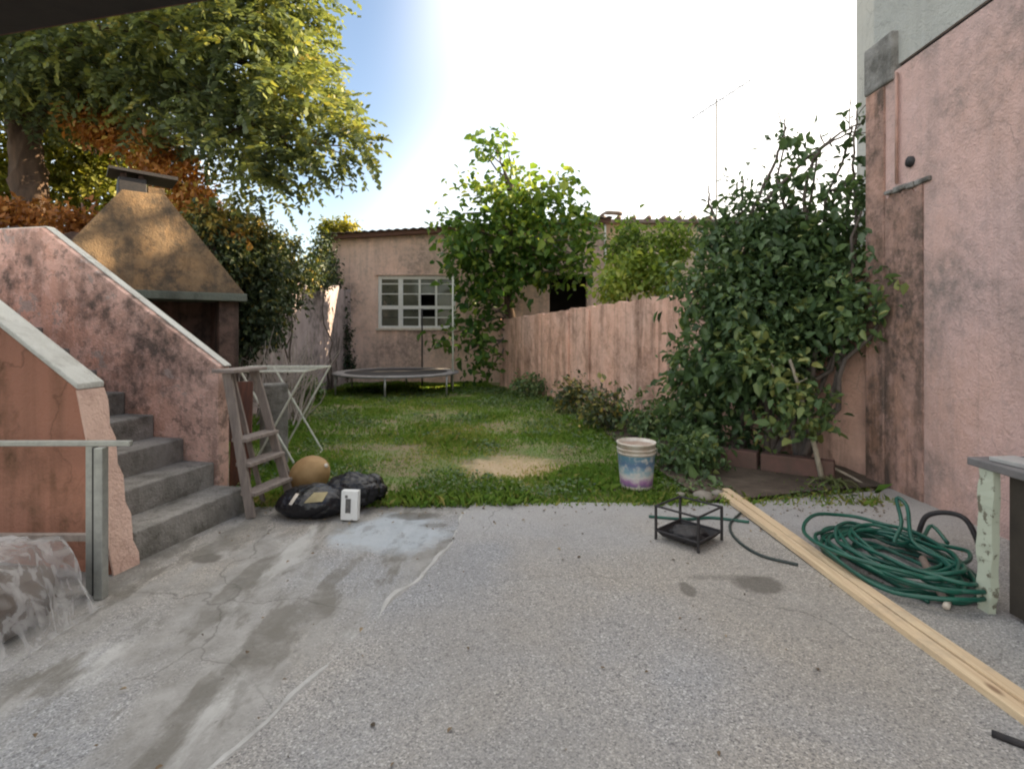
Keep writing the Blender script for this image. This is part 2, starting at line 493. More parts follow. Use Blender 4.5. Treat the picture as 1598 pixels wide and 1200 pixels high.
def concrete(name, agg, smooth_):
    g = G(name)
    x, y, z = g.xyz()
    v = g.voro(140)
    sp = g.n('ShaderNodeSeparateColor'); g.put(sp.inputs[0], v)
    sp2 = g.n('ShaderNodeSeparateColor'); g.put(sp2.inputs[0], g.voro(210, g.co(loc=(3, 2, 1))))
    stone = g.ramp(sp.outputs[0], [(0, (.15, .148, .148)), (.18, (.28, .275, .27)), (.6, (.325, .315, .298)), (.9, (.395, .385, .362)), (1, (.52, .51, .49))])
    fine = g.ramp(sp2.outputs[1], [(0, .55), (.5, 1), (1, 1.25)])
    a = g.mix(.75, stone, fine, 'MULTIPLY')
    sm = g.mix(g.ramp(g.noise(7, 8, .7), [(.35, 0), (.65, 1)]), (.23, .222, .205), (.36, .352, .335))
    tone = g.mix(g.ramp(g.noise(.7, 4, .5, g.co(loc=(1, 8, 0))), [(.38, 0), (.62, 1)]), (1.06, 1.0, .92), (.93, .97, 1.04))
    a = g.mix(1.0, a, tone, 'MULTIPLY')
    big = g.ramp(g.noise(1.3, 6, .62, g.co((1, .55, 1), (0, 0, -.25))), [(.4, 0), (.6, 1)])
    if smooth_:
        c = g.mix(g.ramp(g.noise(1.6, 7, .6, g.co((1.3, .5, 1), (0, 0, -.5))), [(.45, .15), (.56, .9)]), a, sm)
        wet = g.ramp(g.noise(1.5, 8, .6, g.co((1.6, .55, 1), (0, 0, -.75), (2.2, 4, 0))), [(.5, 0), (.535, 1)])
        wet = g.math('MULTIPLY', wet, g.ramp(g.noise(6, 8, .7, g.co(loc=(3, 3, 0))), [(.36, .3), (.56, 1)]))
        c = g.mix(g.math('MULTIPLY', wet, .75), c, (.145, .135, .115))
        wh = g.ramp(g.noise(1.9, 8, .62, g.co((1.5, .45, 1), (0, 0, -.6), (7, 1, 0))), [(.58, 0), (.66, 1)])
        c = g.mix(g.math('MULTIPLY', wh, .5), c, (.55, .55, .53))
        # pale bluish worn cement near the lawn edge
        dx = g.math('DIVIDE', g.math('SUBTRACT', x, -.82), .42); dy = g.math('DIVIDE', g.math('SUBTRACT', y, 3.72), .42)
        r2 = g.math('ADD', g.math('ADD', g.math('MULTIPLY', dx, dx), g.math('MULTIPLY', dy, dy)), g.math('MULTIPLY', g.math('SUBTRACT', g.noise(4, 8, .65), .5), 2.4))
        c = g.mix(g.math('MULTIPLY', g.ramp(r2, [(.35, 1), (1.1, 0)]), .7), c, g.mix(g.noise(9, 6), (.36, .42, .47), (.52, .57, .61)))
        gr = g.ramp(g.noise(5, 10, .75, g.co((1.2, .7, 1), (0, 0, -.6))), [(.54, 0), (.62, 1)])
        c = g.mix(g.math('MULTIPLY', gr, .45), c, (.15, .145, .13))
    else:
        c = g.mix(g.math('MULTIPLY', big, .3), a, sm)
        dk = g.ramp(g.noise(.9, 7, .6, g.co(loc=(4, 2, 0))), [(.45, 0), (.7, 1)])
        c = g.mix(g.math('MULTIPLY', dk, .3), c, (.2, .19, .18))
        # worn cement skin and dust toward the lawn edge
        ed = g.math('ADD', y, g.math('MULTIPLY', g.noise(2.5, 6, .6), 1.4))
        c = g.mix(g.math('MULTIPLY', g.ramp(g.math('SUBTRACT', ed, 3.9), [(.0, 0), (.9, 1)]), .5), c, (.42, .41, .40))
    spots = [(1.33, 2.93, .15, .12, .75), (.93, 2.88, .045, .1, .7), (-1.84, 3.3, .10, .085, .75), (-.72, 4.05, .22, .1, .7), (1.15, 3.02, .25, .035, .35), (-.55, 3.86, .12, .05, .5)]
    nz = g.math('MULTIPLY', g.math('SUBTRACT', g.noise(9, 6, .65), .5), 1.6)
    for (sx, sy, rx, ry, k) in spots:
        dx = g.math('DIVIDE', g.math('SUBTRACT', x, sx), rx); dy = g.math('DIVIDE', g.math('SUBTRACT', y, sy), ry)
        r2 = g.math('ADD', g.math('ADD', g.math('MULTIPLY', dx, dx), g.math('MULTIPLY', dy, dy)), nz)
        c = g.mix(g.math('MULTIPLY', g.ramp(r2, [(.45, 1), (1.0, 0)]), k), c, (.11, .10, .085))
    wv = g.n('ShaderNodeVectorMath', operation='ADD')
    nn3 = g.n('ShaderNodeTexNoise'); nn3.inputs['Scale'].default_value = 2.0; nn3.inputs['Detail'].default_value = 7
    g.put(nn3.inputs['Vector'], g.co()); sc3 = g.n('ShaderNodeVectorMath', operation='SCALE'); sc3.inputs['Scale'].default_value = .5
    g.put(sc3.inputs[0], nn3.outputs['Color']); g.put(wv.inputs[0], g.co((1, 1, 0))); g.put(wv.inputs[1], sc3.outputs[0])
    ck = g.ramp(g.voro(.55, wv.outputs[0], 'Distance', 'DISTANCE_TO_EDGE'), [(.0, 1), (.004, 0)])
    ck = g.math('MULTIPLY', ck, g.ramp(g.noise(.9, 3, .5), [(.45, 0), (.55, 1)]))
    c = g.mix(g.math('MULTIPLY', ck, .6), c, (.10, .095, .085))
    gt = g.ramp(g.noise(38, 3, .6, g.co(loc=(6, 1, 0))), [(.68, 0), (.72, 1)])
    c = g.mix(g.math('MULTIPLY', gt, .55), c, (.11, .10, .09))
    g.bump(g.math('ADD', sp.outputs[0], g.math('MULTIPLY', g.noise(3, 4), 3)), .45, .006)
    return g.fin(c, .86, spec=.25)

edge = [(-1.05, -2.0), (-1.02, .9), (-.97, 1.5), (-.92, 1.76), (-.80, 2.1), (-.66, 2.5), (-.62, 2.75), (-.50, 3.05), (-.42, 3.4), (-.37, 3.7), (-.38, 4.0), (-.30, 4.31)]
E = spline([(a, b, 0) for a, b in edge], 90)
E[:, 0] += vnoise(E[:, 1] * 1.0, E[:, 1] * .3, 9, 3) * .022
def slab(name, poly, z1, z0, mat):
    n = len(poly)
    m = MB(); m.add([(p[0], p[1], z1) for p in poly] + [(p[0], p[1], z0) for p in poly],
          [tuple(range(n))] + [(i, n + i, n + (i + 1) % n, (i + 1) % n)[::1] for i in range(n)])
    return m.build(name, mat)
xs = np.linspace(-.30, 3.25, 60)
far = [(x, 4.32 + .03 * float(vnoise(np.array(x), np.array(0.), 5, 2)) + max(0, x - 1.9) * .28, 0) for x in xs]
poly = [tuple(e) for e in E[:-1]] + far + [(3.4, 4.7, 0), (3.4, -2.0, 0)]
tag(slab('patio', poly, .05, -.05, concrete('aggregate_concrete', 1, False)), 'grey exposed-aggregate concrete patio', None, None, 'structure')
xs = np.linspace(-4.4, -.2, 60)
far = [(x, 4.30 + .05 * float(vnoise(np.array(x), np.array(3.), 4, 5)), 0) for x in xs]
poly = [(-4.4, -2, 0), (-.2, -2, 0)] + far[::-1]
tag(slab('patio_strip', poly, .038, -.05, concrete('patched_concrete', 0, True)), 'older patched concrete strip beside the stairs', None, None, 'structure')
# raw cement lip along the joint of the two pours
lip = MB(); lp = E[6:86].copy(); lp[:, 2] = .043
lip.tube(lp, np.clip(.010 + .022 * vnoise(lp[:, 1], lp[:, 0], 7, 15) + .008 * rng.random(len(lp)), .002, .04), 6)
lip.v = [(a, b, .043 + (c_ - .043) * .75) for a, b, c_ in lip.v]
o = lip.build('cement_lip', simple('pale_cement', (.46, .455, .44), (.34, .335, .32), 12, .9))
tag(o, 'pale smeared cement lip along the patio joint', None, None, 'structure')

# planting bed soil by the right wall
bed = MB()
bp = [(1.55, 4.35), (1.95, 4.42), (2.6, 4.62), (3.26, 4.75), (3.3, 5.4), (2.2, 7.9), (1.2, 8.2), (1.3, 6.2)]
bed.add([(a, b, .062) for a, b in bp], [tuple(range(len(bp)))])
tag(bed.build('planting_bed', M['soil']), 'dark soil planting bed under the climber', None, None, 'structure')

# ------------------------------------------------------------------ right building
rb = thing('pink_building', (3.25, 5.0, 0), 'tall pink rendered building wall with pale grey upper storey filling the right side', 'building')
def rx(y): return 3.30 + .04 * (y - 5)
m = MB(); Y0 = -4
m.hexa([(rx(Y0), Y0, -.05), (12, Y0, -.05), (12, 5.0, -.05), (rx(5), 5.0, -.05), (rx(Y0), Y0, 3.64), (12, Y0, 3.64), (12, 5.0, 3.64), (rx(5), 5.0, 3.64)])
m.build('wall', M['pink_right'], rb)
m = MB(); q = .035
m.hexa([(rx(Y0) + q, Y0, 3.70), (12, Y0, 3.70), (12, 5.02, 3.70), (rx(5) + q, 5.02, 3.70), (rx(Y0) + q, Y0, 6.6), (12, Y0, 6.6), (12, 5.02, 6.6), (rx(5) + q, 5.02, 6.6)])
m.build('upper_wall', M['pale_render'], rb)
m = MB(); q = .06
m.hexa([(rx(Y0) + q, Y0, 3.63), (12, Y0, 3.63), (12, 4.98, 3.63), (rx(5) + q, 4.98, 3.63), (rx(Y0) + q, Y0, 3.71), (12, Y0, 3.71), (12, 4.98, 3.71), (rx(5) + q, 4.98, 3.71)])
m.build('shadow_joint', M['black_iron'], rb)
m = MB(); m.box(3.262, 3.6, 4.68, 5.06, 3.57, 4.0); m.build('slab_end', M['grey_slab'], rb, bevel=.02)
m = MB(); m.box(3.272, 3.5, 4.80, 5.05, -.05, 3.57); m.build('corner_pier', M['ochre'], rb, bevel=.015)
o = wallmesh('pilaster', (3.278, 4.79), (3.262, 4.33), -.05, lambda u: 2.60 - .03 * u, .09, M['ochre'], rb, 14, 40, .001, .03, 5)
m = MB(); r = np.random.default_rng(77)
for k in range(6):
    yy = 4.24 + k * .085; a_ = .018 + .02 * r.random()
    m.box(3.272 - a_, 3.4, yy, yy + .083, 2.575 + .02 * r.random(), 2.62 + .02 * r.random())
m.build('ledge', M['grey_slab'], rb, bevel=.012)
m = MB(); m.tube([(3.262, 4.62, 2.66), (3.262, 4.62, 3.6)], .013, 8); m.build('pipe', simple('rusty_pipe', (.50, .30, .24), (.34, .21, .17), 8), rb, True)
m = MB(); m.tube([(3.255, 4.47, 2.80), (3.35, 4.47, 2.80)], .045, 12); m.build('drain_outlet', M['black_iron'], rb, True)
m = MB(); m.box(8.6, 14, 5.03, 13.6, -.05, 9.9)  # unseen volumes added to keep sun off the lawn, lower hood and walls
for k in range(26):
    yy = 5.1 + k * .33; m.box(8.6, 8.75, yy, yy + .1 + .12 * random.random(), 9.9, 10.4 + .7 * random.random())  # uneven rooftop pieces added to break up the cast shadow edge
m.box(8.62, 8.72, 5.05, 13.5, 10.35, 10.45); m.box(11.0, 15, 13.62, 16.4, -.05, 11.0); m.build('unseen_shade_blocks', M['pale_render'], rb)

# ------------------------------------------------------------------ mid garden wall
mw = thing('garden_wall', (1.5, 9.3, 0), 'streaked pink garden wall running back behind the white bucket', 'wall')
wallmesh('masonry', (3.45, 5.14), (-.3, 13.4), -.05, lambda u: 2.03 - .36 * u, -.17, M['pink_mid'], mw, 90, 16, .003, .014, 2)
for k, u in enumerate((.55, .63)):
    px_, py_ = 3.45 - 3.75 * u, 5.14 + 8.26 * u
    m = MB(); d = Vector((-.413, .911, 0)); nn_ = Vector((-.911, -.413, 0))
    m.obox((px_, py_, 0), d, nn_, (0, 0, 1), (0, .12), (.0, .035), (-.05, 1.98 - .36 * u)); m.build('rib', M['pink_mid'], mw, bevel=.01)
# low edging of the bed
for i, (a, b) in enumerate((((1.95, 5.72), (2.42, 5.35)), ((2.44, 5.33), (2.95, 4.98)))):
    m = MB(); m.bar((a[0], a[1], .14), (b[0], b[1], .14), .12, .17)
    tag(m.build('edging_slab', simple('edging%d' % i, (.17, .09, .075), (.11, .075, .06), 7, .9), None, False, .012),
        ('reddish brown edging slab at the foot of the slim pale trunk', 'brown edging slab half under the dark climber')[1 - i], 'edging')

# ------------------------------------------------------------------ left garden walls
lw = thing('boundary_wall', (-4.3, 11, 0), 'grey purple stained boundary wall under the ivy on the left', 'wall')
wallmesh('masonry', (-4.28, 14.45), (-4.28, 7.75), -.05, lambda u: 2.45, -.2, M['pink_left'], lw, 60, 16, .003, .02, 3)
lw2 = thing('back_wall', (-6, 6.9, 0), 'brown wall behind the barbecue below the large tree', 'wall')
wallmesh('masonry', (-4.20, 7.72), (-9.0, 3.91), -.05, lambda u: 2.62, -.2, M['soot'], lw2, 50, 16, .008, .03, 4)

# ------------------------------------------------------------------ back house
FY = 14.5
bh = thing('back_house', (-1.2, FY, 0), 'low pink house with a white window at the far end of the yard', 'house')
def eave(x): return 3.89 + (x + 4.85) * (.43 / 7.3)
wx0, wx1, wz0, wz1 = -3.57, -1.50, 1.47, 2.87
def fquad(m, x0, x1, z0, z1a, z1b, y0=FY, y1=FY + .22):
    m.hexa([(x0, y0, z0), (x1, y0, z0), (x1, y1, z0), (x0, y1, z0), (x0, y0, z1a), (x1, y0, z1b), (x1, y1, z1b), (x0, y1, z1a)])
m = MB()
fquad(m, -4.85, wx0, -.05, eave(-4.85), eave(wx0)); fquad(m, wx0, wx1, -.05, wz0, wz0)
fquad(m, wx0, wx1, wz1, eave(wx0), eave(wx1)); fquad(m, wx1, 1.0, -.05, eave(wx1), eave(1.0))
fquad(m, 1.0, 2.0, 2.9, eave(1.0), eave(2.0)); fquad(m, 1.0, 2.0, -.05, 1.4, 1.4); fquad(m, 2.0, 2.45, -.05, eave(2.0), eave(2.45))
m.box(-4.85, -4.6, FY + .22, FY + 5, -.05, 3.85); m.box(2.25, 2.45, FY + .22, FY + 5, -.05, 4.2)
m.build('wall', M['pink_house'], bh)
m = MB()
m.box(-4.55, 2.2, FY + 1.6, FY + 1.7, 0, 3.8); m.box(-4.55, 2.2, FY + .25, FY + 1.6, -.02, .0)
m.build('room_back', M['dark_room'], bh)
m = MB()
n = 73
for i in range(n):
    x = -5.05 + 7.7 * i / (n - 1)
    zz = eave(x) + .07 + .018 * (1 if i % 2 else -1)
    m.v += [(x, FY - .22, zz), (x, FY + 5.2, zz + .3), (x, FY - .22, zz - .02), (x, FY + 5.2, zz + .28)]
for i in range(n - 1):
    a = i * 4; b = a + 4
    m.f += [(a, b, b + 1, a + 1), (a + 2, a + 3, b + 3, b + 2), (a, a + 2, b + 2, b)]
rf = m.build('roof', M['roof_metal'], bh)
m = MB(); fquad(m, -5.0, 2.55, 0, 0, 0)
m = MB(); m.hexa([(-5.0, FY - .16, eave(-5.0) - .08), (2.6, FY - .16, eave(2.6) - .08), (2.6, FY + .1, eave(2.6) - .08), (-5.0, FY + .1, eave(-5.0) - .08),
                  (-5.0, FY - .16, eave(-5.0) + .03), (2.6, FY - .16, eave(2.6) + .03), (2.6, FY + .1, eave(2.6) + .03), (-5.0, FY + .1, eave(-5.0) + .03)])
m.build('eave_board', M['brown_wood'], bh)
m = MB(); P = spline([(2.4, FY + .6, 4.2), (2.42, FY + .6, 4.5), (2.6, FY + .6, 4.66), (3.05, FY + .6, 4.64)], 14); m.tube(P, [.035] * 9 + [.06] * 5, 8)
m.build('vent_pipe', M['roof_metal'], bh, True)
m = MB(); m.box(2.455, 2.50, FY - .05, FY + .2, -.05, eave(2.45) - .1); m.build('downpipe', M['white_frame'], bh)
# window
m = MB(); m.box(wx0 - .06, wx1 + .05, FY - .05, FY + .02, wz1 - .002, wz1 + .05); m.build('lintel', M['pink_house'], bh, bevel=.01)
m = MB(); m.box(wx0 - .05, wx1 + .05, FY - .07, FY + .1, wz0 - .06, wz0 + .001); m.build('window_sill', M['white_plastic'], bh, bevel=.01)
win = MB()
fy0, fy1 = FY + .03, FY + .10
win.box(wx0, wx0 + .09, fy0, fy1, wz0, wz1); win.box(wx1 - .08, wx1, fy0, fy1, wz0, wz1)
win.box(wx0 + .09, wx1 - .08, fy0, fy1, wz1 - .1, wz1); win.box(wx0 + .09, wx1 - .08, fy0, fy1, wz0, wz0 + .06)
wf = win.build('window', M['white_frame'], bh, bevel=.006)
mx_ = wx0 + .60
zt = wz0 + .55
m = MB(); m.box(mx_ - .06, mx_ + .06, fy0 - .012, fy1 + .01, wz0 + .06, wz1 - .1); m.build('mullion', M['white_frame'], wf)
for (a, b, t) in ((wx0 + .09, mx_ - .06, .05), (mx_ + .06, wx1 - .08, .045)):
    m = MB(); m.box(a, b, fy0 + .004, fy1 - .004, zt - t, zt + t); m.build('transom', M['white_frame'], wf)
cw = (wx1 - .08 - mx_ - .06) / 3
muntx = [mx_ + .06 + cw, mx_ + .06 + 2 * cw]
for x in muntx:
    for (a, b) in ((wz0 + .06, zt - .045), (zt + .045, wz1 - .1)):
        m = MB(); m.box(x - .028, x + .028, fy0 + .01, fy1 - .01, a, b); m.build('muntin', M['white_frame'], wf)
glass = G('old_window_glass')
gc = glass.mix(glass.ramp(glass.noise(2.5, 4), [(.35, 0), (.65, 1)]), (.10, .105, .085), (.16, .16, .13))
glass.bump(glass.noise(4, 2), .12, .02)
glass.b.inputs['Alpha'].default_value = .8
M['glass'] = glass.fin(gc, .06)
colsx = [(wx0 + .09, mx_ - .06), (mx_ + .06, muntx[0] - .028), (muntx[0] + .028, muntx[1] - .028), (muntx[1] + .028, wx1 - .08)]
ru = zt + .045; rl = zt - .045
rows = [(wz0 + .06, wz0 + .06 + (rl - wz0 - .06) * .48), (wz0 + .06 + (rl - wz0 - .06) * .52, rl), (ru, ru + .30), (ru + .33, ru + .60 - .03), (ru + .60, wz1 - .1)]
for ci, (a, b) in enumerate(colsx):
    for zb in (rows[0][1] + .008, rows[2][1] + .015, rows[3][1] + .015):
        if ci == 0 and zb < zt: continue
        m = MB(); m.box(a, b, fy0 + .014, fy1 - .014, zb - .013, zb + .013); m.build('muntin', M['white_frame'], wf)
    for ri, (z0_, z1_) in enumerate(rows):
        if (ci, ri) in ((2, 1), (2, 2)): continue          # two panes are missing and show the black room
        m = MB(); m.box(a, b, fy0 + .03, fy0 + .036, z0_, z1_); m.build('pane', M['glass'], wf)

# neighbour house to the right of it
nh = thing('tan_house', (5.0, 16, 0), 'tan rendered house wall behind the bright shrub right of the pink house', 'house')
m = MB(); m.box(2.6, 8.4, 15.6, 20, -.05, 4.45); m.build('wall', M['tan'], nh)
m = MB(); m.box(2.5, 8.5, 15.4, 20.2, 4.45, 4.55); m.build('roof', M['roof_metal'], nh)
m = MB()
for i in range(14):
    m.tube([(2.6 + i * .43, 15.42, 4.60), (2.6 + i * .43, 20.1, 4.60)], .07, 8)
m.build('tile_edge', M['roof_metal'], nh, True)

# ------------------------------------------------------------------ stairs
R0 = Vector((-2.03, 4.16, 0)); Ln = Vector((-.218, -.976, 0)); As = Vector((-.976, .218, 0)); UP = Vector((0, 0, 1))
st = thing('stairs', R0, 'grey concrete stairs climbing left between two pink parapet walls', 'stairs')
WID = .96
for i in range(8):
    m = MB(); z = .05 + (i + 1) * .174
    nu = 10
    t0, t1 = i * .28, (i + 1) * .28 + (0.0 if i < 7 else 1.6)
    m.obox(R0, Ln, As, UP, (0.002, WID - .002), (t0, t1), (-.05, z))
    m.build('step', M['step'], st, bevel=.012)
def zc(t): return 1.14 + .655 * (t - .25)
def zn(t): return 1.085 + .62 * (t - .24)
def parapet(name, base, off, t0b, t0t, tf, zf, tend, th, mat, zc=zc):
    """wall in the plane base+Ln*off, profile along As; t0b/t0t foot and head of its end."""
    pr = [(t0b, -.05), (t0t, zc(t0t))] + [(tf, zf), (tend, zf), (tend, -.05)]
    o = base + Ln * off
    k = len(pr); m = MB()
    vs = [o + As * t + UP * z for t, z in pr] + [o + As * t + UP * z - Ln * th for t, z in pr]
    m.add(vs, [tuple(range(k)), tuple(range(k, 2 * k))[::-1]] + [(i, i + k, (i + 1) % k + k, (i + 1) % k) for i in range(k)])
    return m.build(name, mat, st, bevel=.008)
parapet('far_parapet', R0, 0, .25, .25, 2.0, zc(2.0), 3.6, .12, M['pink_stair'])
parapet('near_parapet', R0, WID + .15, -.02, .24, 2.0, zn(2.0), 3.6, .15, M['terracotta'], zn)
def coping(off, t0, th, mat, h=.035, over=.015, zc=zc):
    m = MB(); o = R0 + Ln * off
    a = o + As * (t0 - .02) + UP * (zc(t0 - .02) + .004); b = o + As * 2.0 + UP * (zc(2.0) + .004); c_ = o + As * 3.6 + UP * (zc(2.0) + .004)
    for p, q_ in ((a, b), (b, c_)):
        m.hexa([p + Ln * over, q_ + Ln * over, q_ - Ln * (th + over), p - Ln * (th + over),
                p + Ln * over + UP * h, q_ + Ln * over + UP * h, q_ - Ln * (th + over) + UP * h, p - Ln * (th + over) + UP * h])
    m.build('coping', mat, st, bevel=.008)
coping(-.045, .25, .075, M['coping'], .014, .0)
coping(WID + .15, .24, .15, M['coping'], .035, .008, zn)
# cream painted end of the near parapet, leaning outwards at its foot
m = MB(); o = R0 + Ln * (WID + .155)
N_ = 14; pv = []
for i in range(N_ + 1):
    f = i / N_; t = -.03 + (.23 + .03) * f; z = .03 + (zn(.24) - .04) * f
    e = .012 * math.sin(i * 2.1) * (1 if i not in (0, N_) else 0)
    for s_, dt in ((0, 0), (.162, 0), (.162, -.012), (0, -.012)):
        pv.append(o + As * (t + dt + .004) - Ln * (s_ + (e if s_ else 0)) + UP * z)
m.v = [tuple(p) for p in pv]
for i in range(N_):
    for k in range(4):
        a = i * 4 + k; b = i * 4 + (k + 1) % 4
        m.f.append((a, b, b + 4, a + 4))
m.f += [(3, 2, 1, 0), tuple(N_ * 4 + k for k in range(4))]
m.build('painted_end', M['cream'], st)

# ------------------------------------------------------------------ barbecue with hood
F = Vector((.78, .626, 0)); Bk = Vector((-.626, .78, 0))
HL = Vector((-4.87, 5.46, 0))
bq = thing('barbecue', HL + F * 1.0 + Bk * .4, 'masonry barbecue with a wide tapering hood and chimney behind the stairs', 'barbecue')
HW, HD = 2.02, .85
HZ = 1.86
def hp(a, b, z): return HL + F * a + Bk * b + UP * z
m = MB(); cx, cb, cw2, cd = 1.0, .42, .21, .2
m.hexa([hp(0, 0, HZ), hp(HW, 0, HZ), hp(HW, HD, HZ), hp(0, HD, HZ),
        hp(cx - cw2, cb - cd, 3.0), hp(cx + cw2, cb - cd, 3.0), hp(cx + cw2, cb + cd, 3.0), hp(cx - cw2, cb + cd, 3.0)])
m.build('hood', M['hood'], bq, bevel=.01)
m = MB(); m.obox(HL, F, Bk, UP, (-.02, HW + .02), (-.02, HD), (HZ - .09, HZ + .005)); m.build('fascia', M['hood_edge'], bq, bevel=.01)
m = MB(); m.obox(HL, F, Bk, UP, (cx - cw2 - .03, cx + .03), (cb - cd + .01, cb + cd - .01), (2.78, 3.15)); m.build('flue', M['black_iron'], bq, bevel=.01)
m = MB(); m.obox(HL, F, Bk, UP, (cx + .035, cx + cw2 - .005), (cb - cd + .02, cb + cd - .02), (2.98, 3.08)); m.build('hood_crown', M['hood'], bq, bevel=.01)
for (a, b) in ((cx - .19, cb - .14), (cx - .02, cb - .14), (cx - .19, cb + .14), (cx - .02, cb + .14)):
    m = MB(); m.obox(HL, F, Bk, UP, (a - .03, a + .03), (b - .03, b + .03), (3.14, 3.2)); m.build('cap_stub', M['soot'], bq)
m = MB()
m.hexa([hp(cx - .33, cb - .25, 3.21), hp(cx + .33, cb - .25, 3.18), hp(cx + .33, cb + .25, 3.18), hp(cx - .33, cb + .25, 3.21),
        hp(cx - .33, cb - .25, 3.24), hp(cx + .33, cb - .25, 3.22), hp(cx + .33, cb + .25, 3.22), hp(cx - .33, cb + .25, 3.24)])
m.build('chimney_cap', M['black_iron'], bq)
for a in (.05, HW - .27):
    m = MB(); m.obox(HL, F, Bk, UP, (a, a + .22), (.1, HD - .02), (-.05, HZ - .09)); m.build('pier', M['soot'], bq, bevel=.01)
m = MB(); m.obox(HL, F, Bk, UP, (.27, HW - .27), (HD - .2, HD - .02), (-.05, HZ - .09)); m.build('back_panel', M['soot'], bq)
m = MB(); m.obox(HL, F, Bk, UP, (.27, HW - .27), (.08, HD - .2), (.72, .86)); m.build('hearth_slab', M['grey_slab'], bq, bevel=.01)

# ------------------------------------------------------------------ near roof edge over the camera
rfm = MB()
a = Vector((-4.6, 2.66, 0)); b = Vector((-.75, 1.72, 0))
for z0_, z1_ in ((2.5, 2.64),):
    rfm.hexa([a + UP * z0_, Vector((-4.6, .4, z0_)), Vector((-.75, .4, z0_)), b + UP * z0_, a + UP * z1_, Vector((-4.6, .4, z1_)), Vector((-.75, .4, z1_)), b + UP * z1_])
ov = thing('porch_roof', (-2, 0, 2.5), 'dark porch roof edge crossing the top left corner', 'roof')
rfm.build('roof_slab', simple('dark_porch_boards', (.02, .018, .016), (.035, .03, .026), 5, .8), ov)
m = MB(); m.bar(a + Vector((0, .005, 2.585)), b + Vector((0, .005, 2.585)), .03, .15); m.build('fascia_board', M['brown_wood'], ov)
m = MB(); m.box(-4.5, -4.38, 2.3, 2.42, .03, 2.5); m.build('post', M['old_wood'], ov)

# ------------------------------------------------------------------ vegetation materials
LG = leafmat('leaf_locust', [(0, (.065, .09, .055)), (.3, (.135, .175, .095)), (.55, (.25, .29, .10)), (.8, (.42, .40, .11)), (1, (.50, .37, .13))], .45)
LB = leafmat('leaf_climber', [(0, (.045, .085, .042)), (.4, (.095, .165, .07)), (.7, (.15, .235, .09)), (1, (.32, .34, .11))], .35, .38)
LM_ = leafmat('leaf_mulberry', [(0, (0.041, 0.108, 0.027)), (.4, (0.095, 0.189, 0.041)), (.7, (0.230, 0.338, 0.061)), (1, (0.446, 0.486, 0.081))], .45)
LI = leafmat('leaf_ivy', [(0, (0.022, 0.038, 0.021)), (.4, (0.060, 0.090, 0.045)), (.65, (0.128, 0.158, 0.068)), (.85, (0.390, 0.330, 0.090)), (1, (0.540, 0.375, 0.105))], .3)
LO = leafmat('leaf_autumn', [(0, (.18, .075, .03)), (.4, (.46, .18, .05)), (.7, (.56, .28, .08)), (1, (.52, .42, .10))], .4)
LD_ = leafmat('leaf_litter_brown', [(0, (.06, .045, .03)), (.5, (.17, .11, .06)), (1, (.32, .24, .14))], .1)
LY = leafmat('leaf_yellow', [(0, (.06, .08, .015)), (.4, (.17, .19, .03)), (.7, (.32, .30, .05)), (1, (.42, .36, .08))], .45)
LL = leafmat('leaf_sunlit_lime', [(0, (.07, .13, .03)), (.4, (.17, .26, .05)), (.7, (.30, .40, .08)), (1, (.45, .48, .12))], .5)  # lightened lime stands in for sunlight that misses the shrub
GR = leafmat('grass_blades', [(0, (.085, .16, .035)), (.35, (.155, .30, .06)), (.6, (.26, .38, .085)), (.8, (.46, .42, .16)), (1, (.60, .48, .27))], .5, .6, .2)

# ------------------------------------------------------------------ grass
def wallx(y): return 3.45 - (y - 5.14) * (3.75 / 8.26)
def grass(n, y0, y1, hs, seed):
    r = np.random.default_rng(seed)
    y = y0 + (y1 - y0) * r.random(n) ** 1.15
    x = -4.25 + (np.minimum(wallx(y) - .05, 3.1) + 4.25) * r.random(n)
    a, b, e = dry(x, y)
    nz = vnoise(x, y, 2.6, 21)
    dens = np.clip(.7 + .6 * nz - .38 * a - .5 * b - .25 * e, .08, 1)
    inbed = (x > 1.5) & (y < 7.5) & (x > 1.3 + (7.5 - y) * .05)
    dens = np.where(inbed, dens * .25, dens)
    k = (r.random(n) < dens)
    x, y, nz, a, b, e = x[k], y[k], nz[k], a[k], b[k], e[k]; n = len(x)
    h = hs * r.uniform(.45, 1.25, n) * (.75 + .8 * np.clip(vnoise(x, y, 2.4, 33), -.6, 1.2)) * (1 - .5 * np.maximum(a, b))
    ang = r.uniform(0, 6.28, n); lean = r.uniform(.1, 1.1, n)
    dx, dy = np.cos(ang), np.sin(ang)
    z = .02 + .018 * vnoise(x, y, 2.3, 9)
    P = np.stack([x, y, z], 1); D = np.stack([dx, dy, np.zeros(n)], 1); Sd = np.stack([-dy, dx, np.zeros(n)], 1)
    Uz = np.array([0, 0, 1.0])
    wd = (r.uniform(.0025, .0055, n) * (1 + (y - 4) * .09))[:, None]
    hh = h[:, None]; ll = lean[:, None]
    b0 = P - Sd * wd; b1 = P + Sd * wd
    m0 = P + Uz * hh * .6 + D * hh * ll * .3
    t0 = P + Uz * hh * (1 - .3 * ll) + D * hh * ll * .9
    V = np.stack([b0, b1, m0 + Sd * wd * .8, t0, t0, m0 - Sd * wd * .8], 1)
    V = np.stack([b0, b1, m0 + Sd * wd * .8, t0 + Sd * wd * .1, t0 - Sd * wd * .1, m0 - Sd * wd * .8], 1)
    tint = .42 + .22 * vnoise(x, y, 1.3, 71) + .08 * nz + r.normal(size=n) * .13 + .62 * a + .3 * b + .38 * e
    return V, tint
V1, t1_ = grass(60000, 4.24, 7.2, .06, 1)
V2, t2_ = grass(52000, 6.6, 14.3, .075, 2)
V3, t3_ = grass(7000, 4.25, 4.45, .10, 3)
V4, t4_ = grass(9000, 4.3, 9.5, .13, 4)
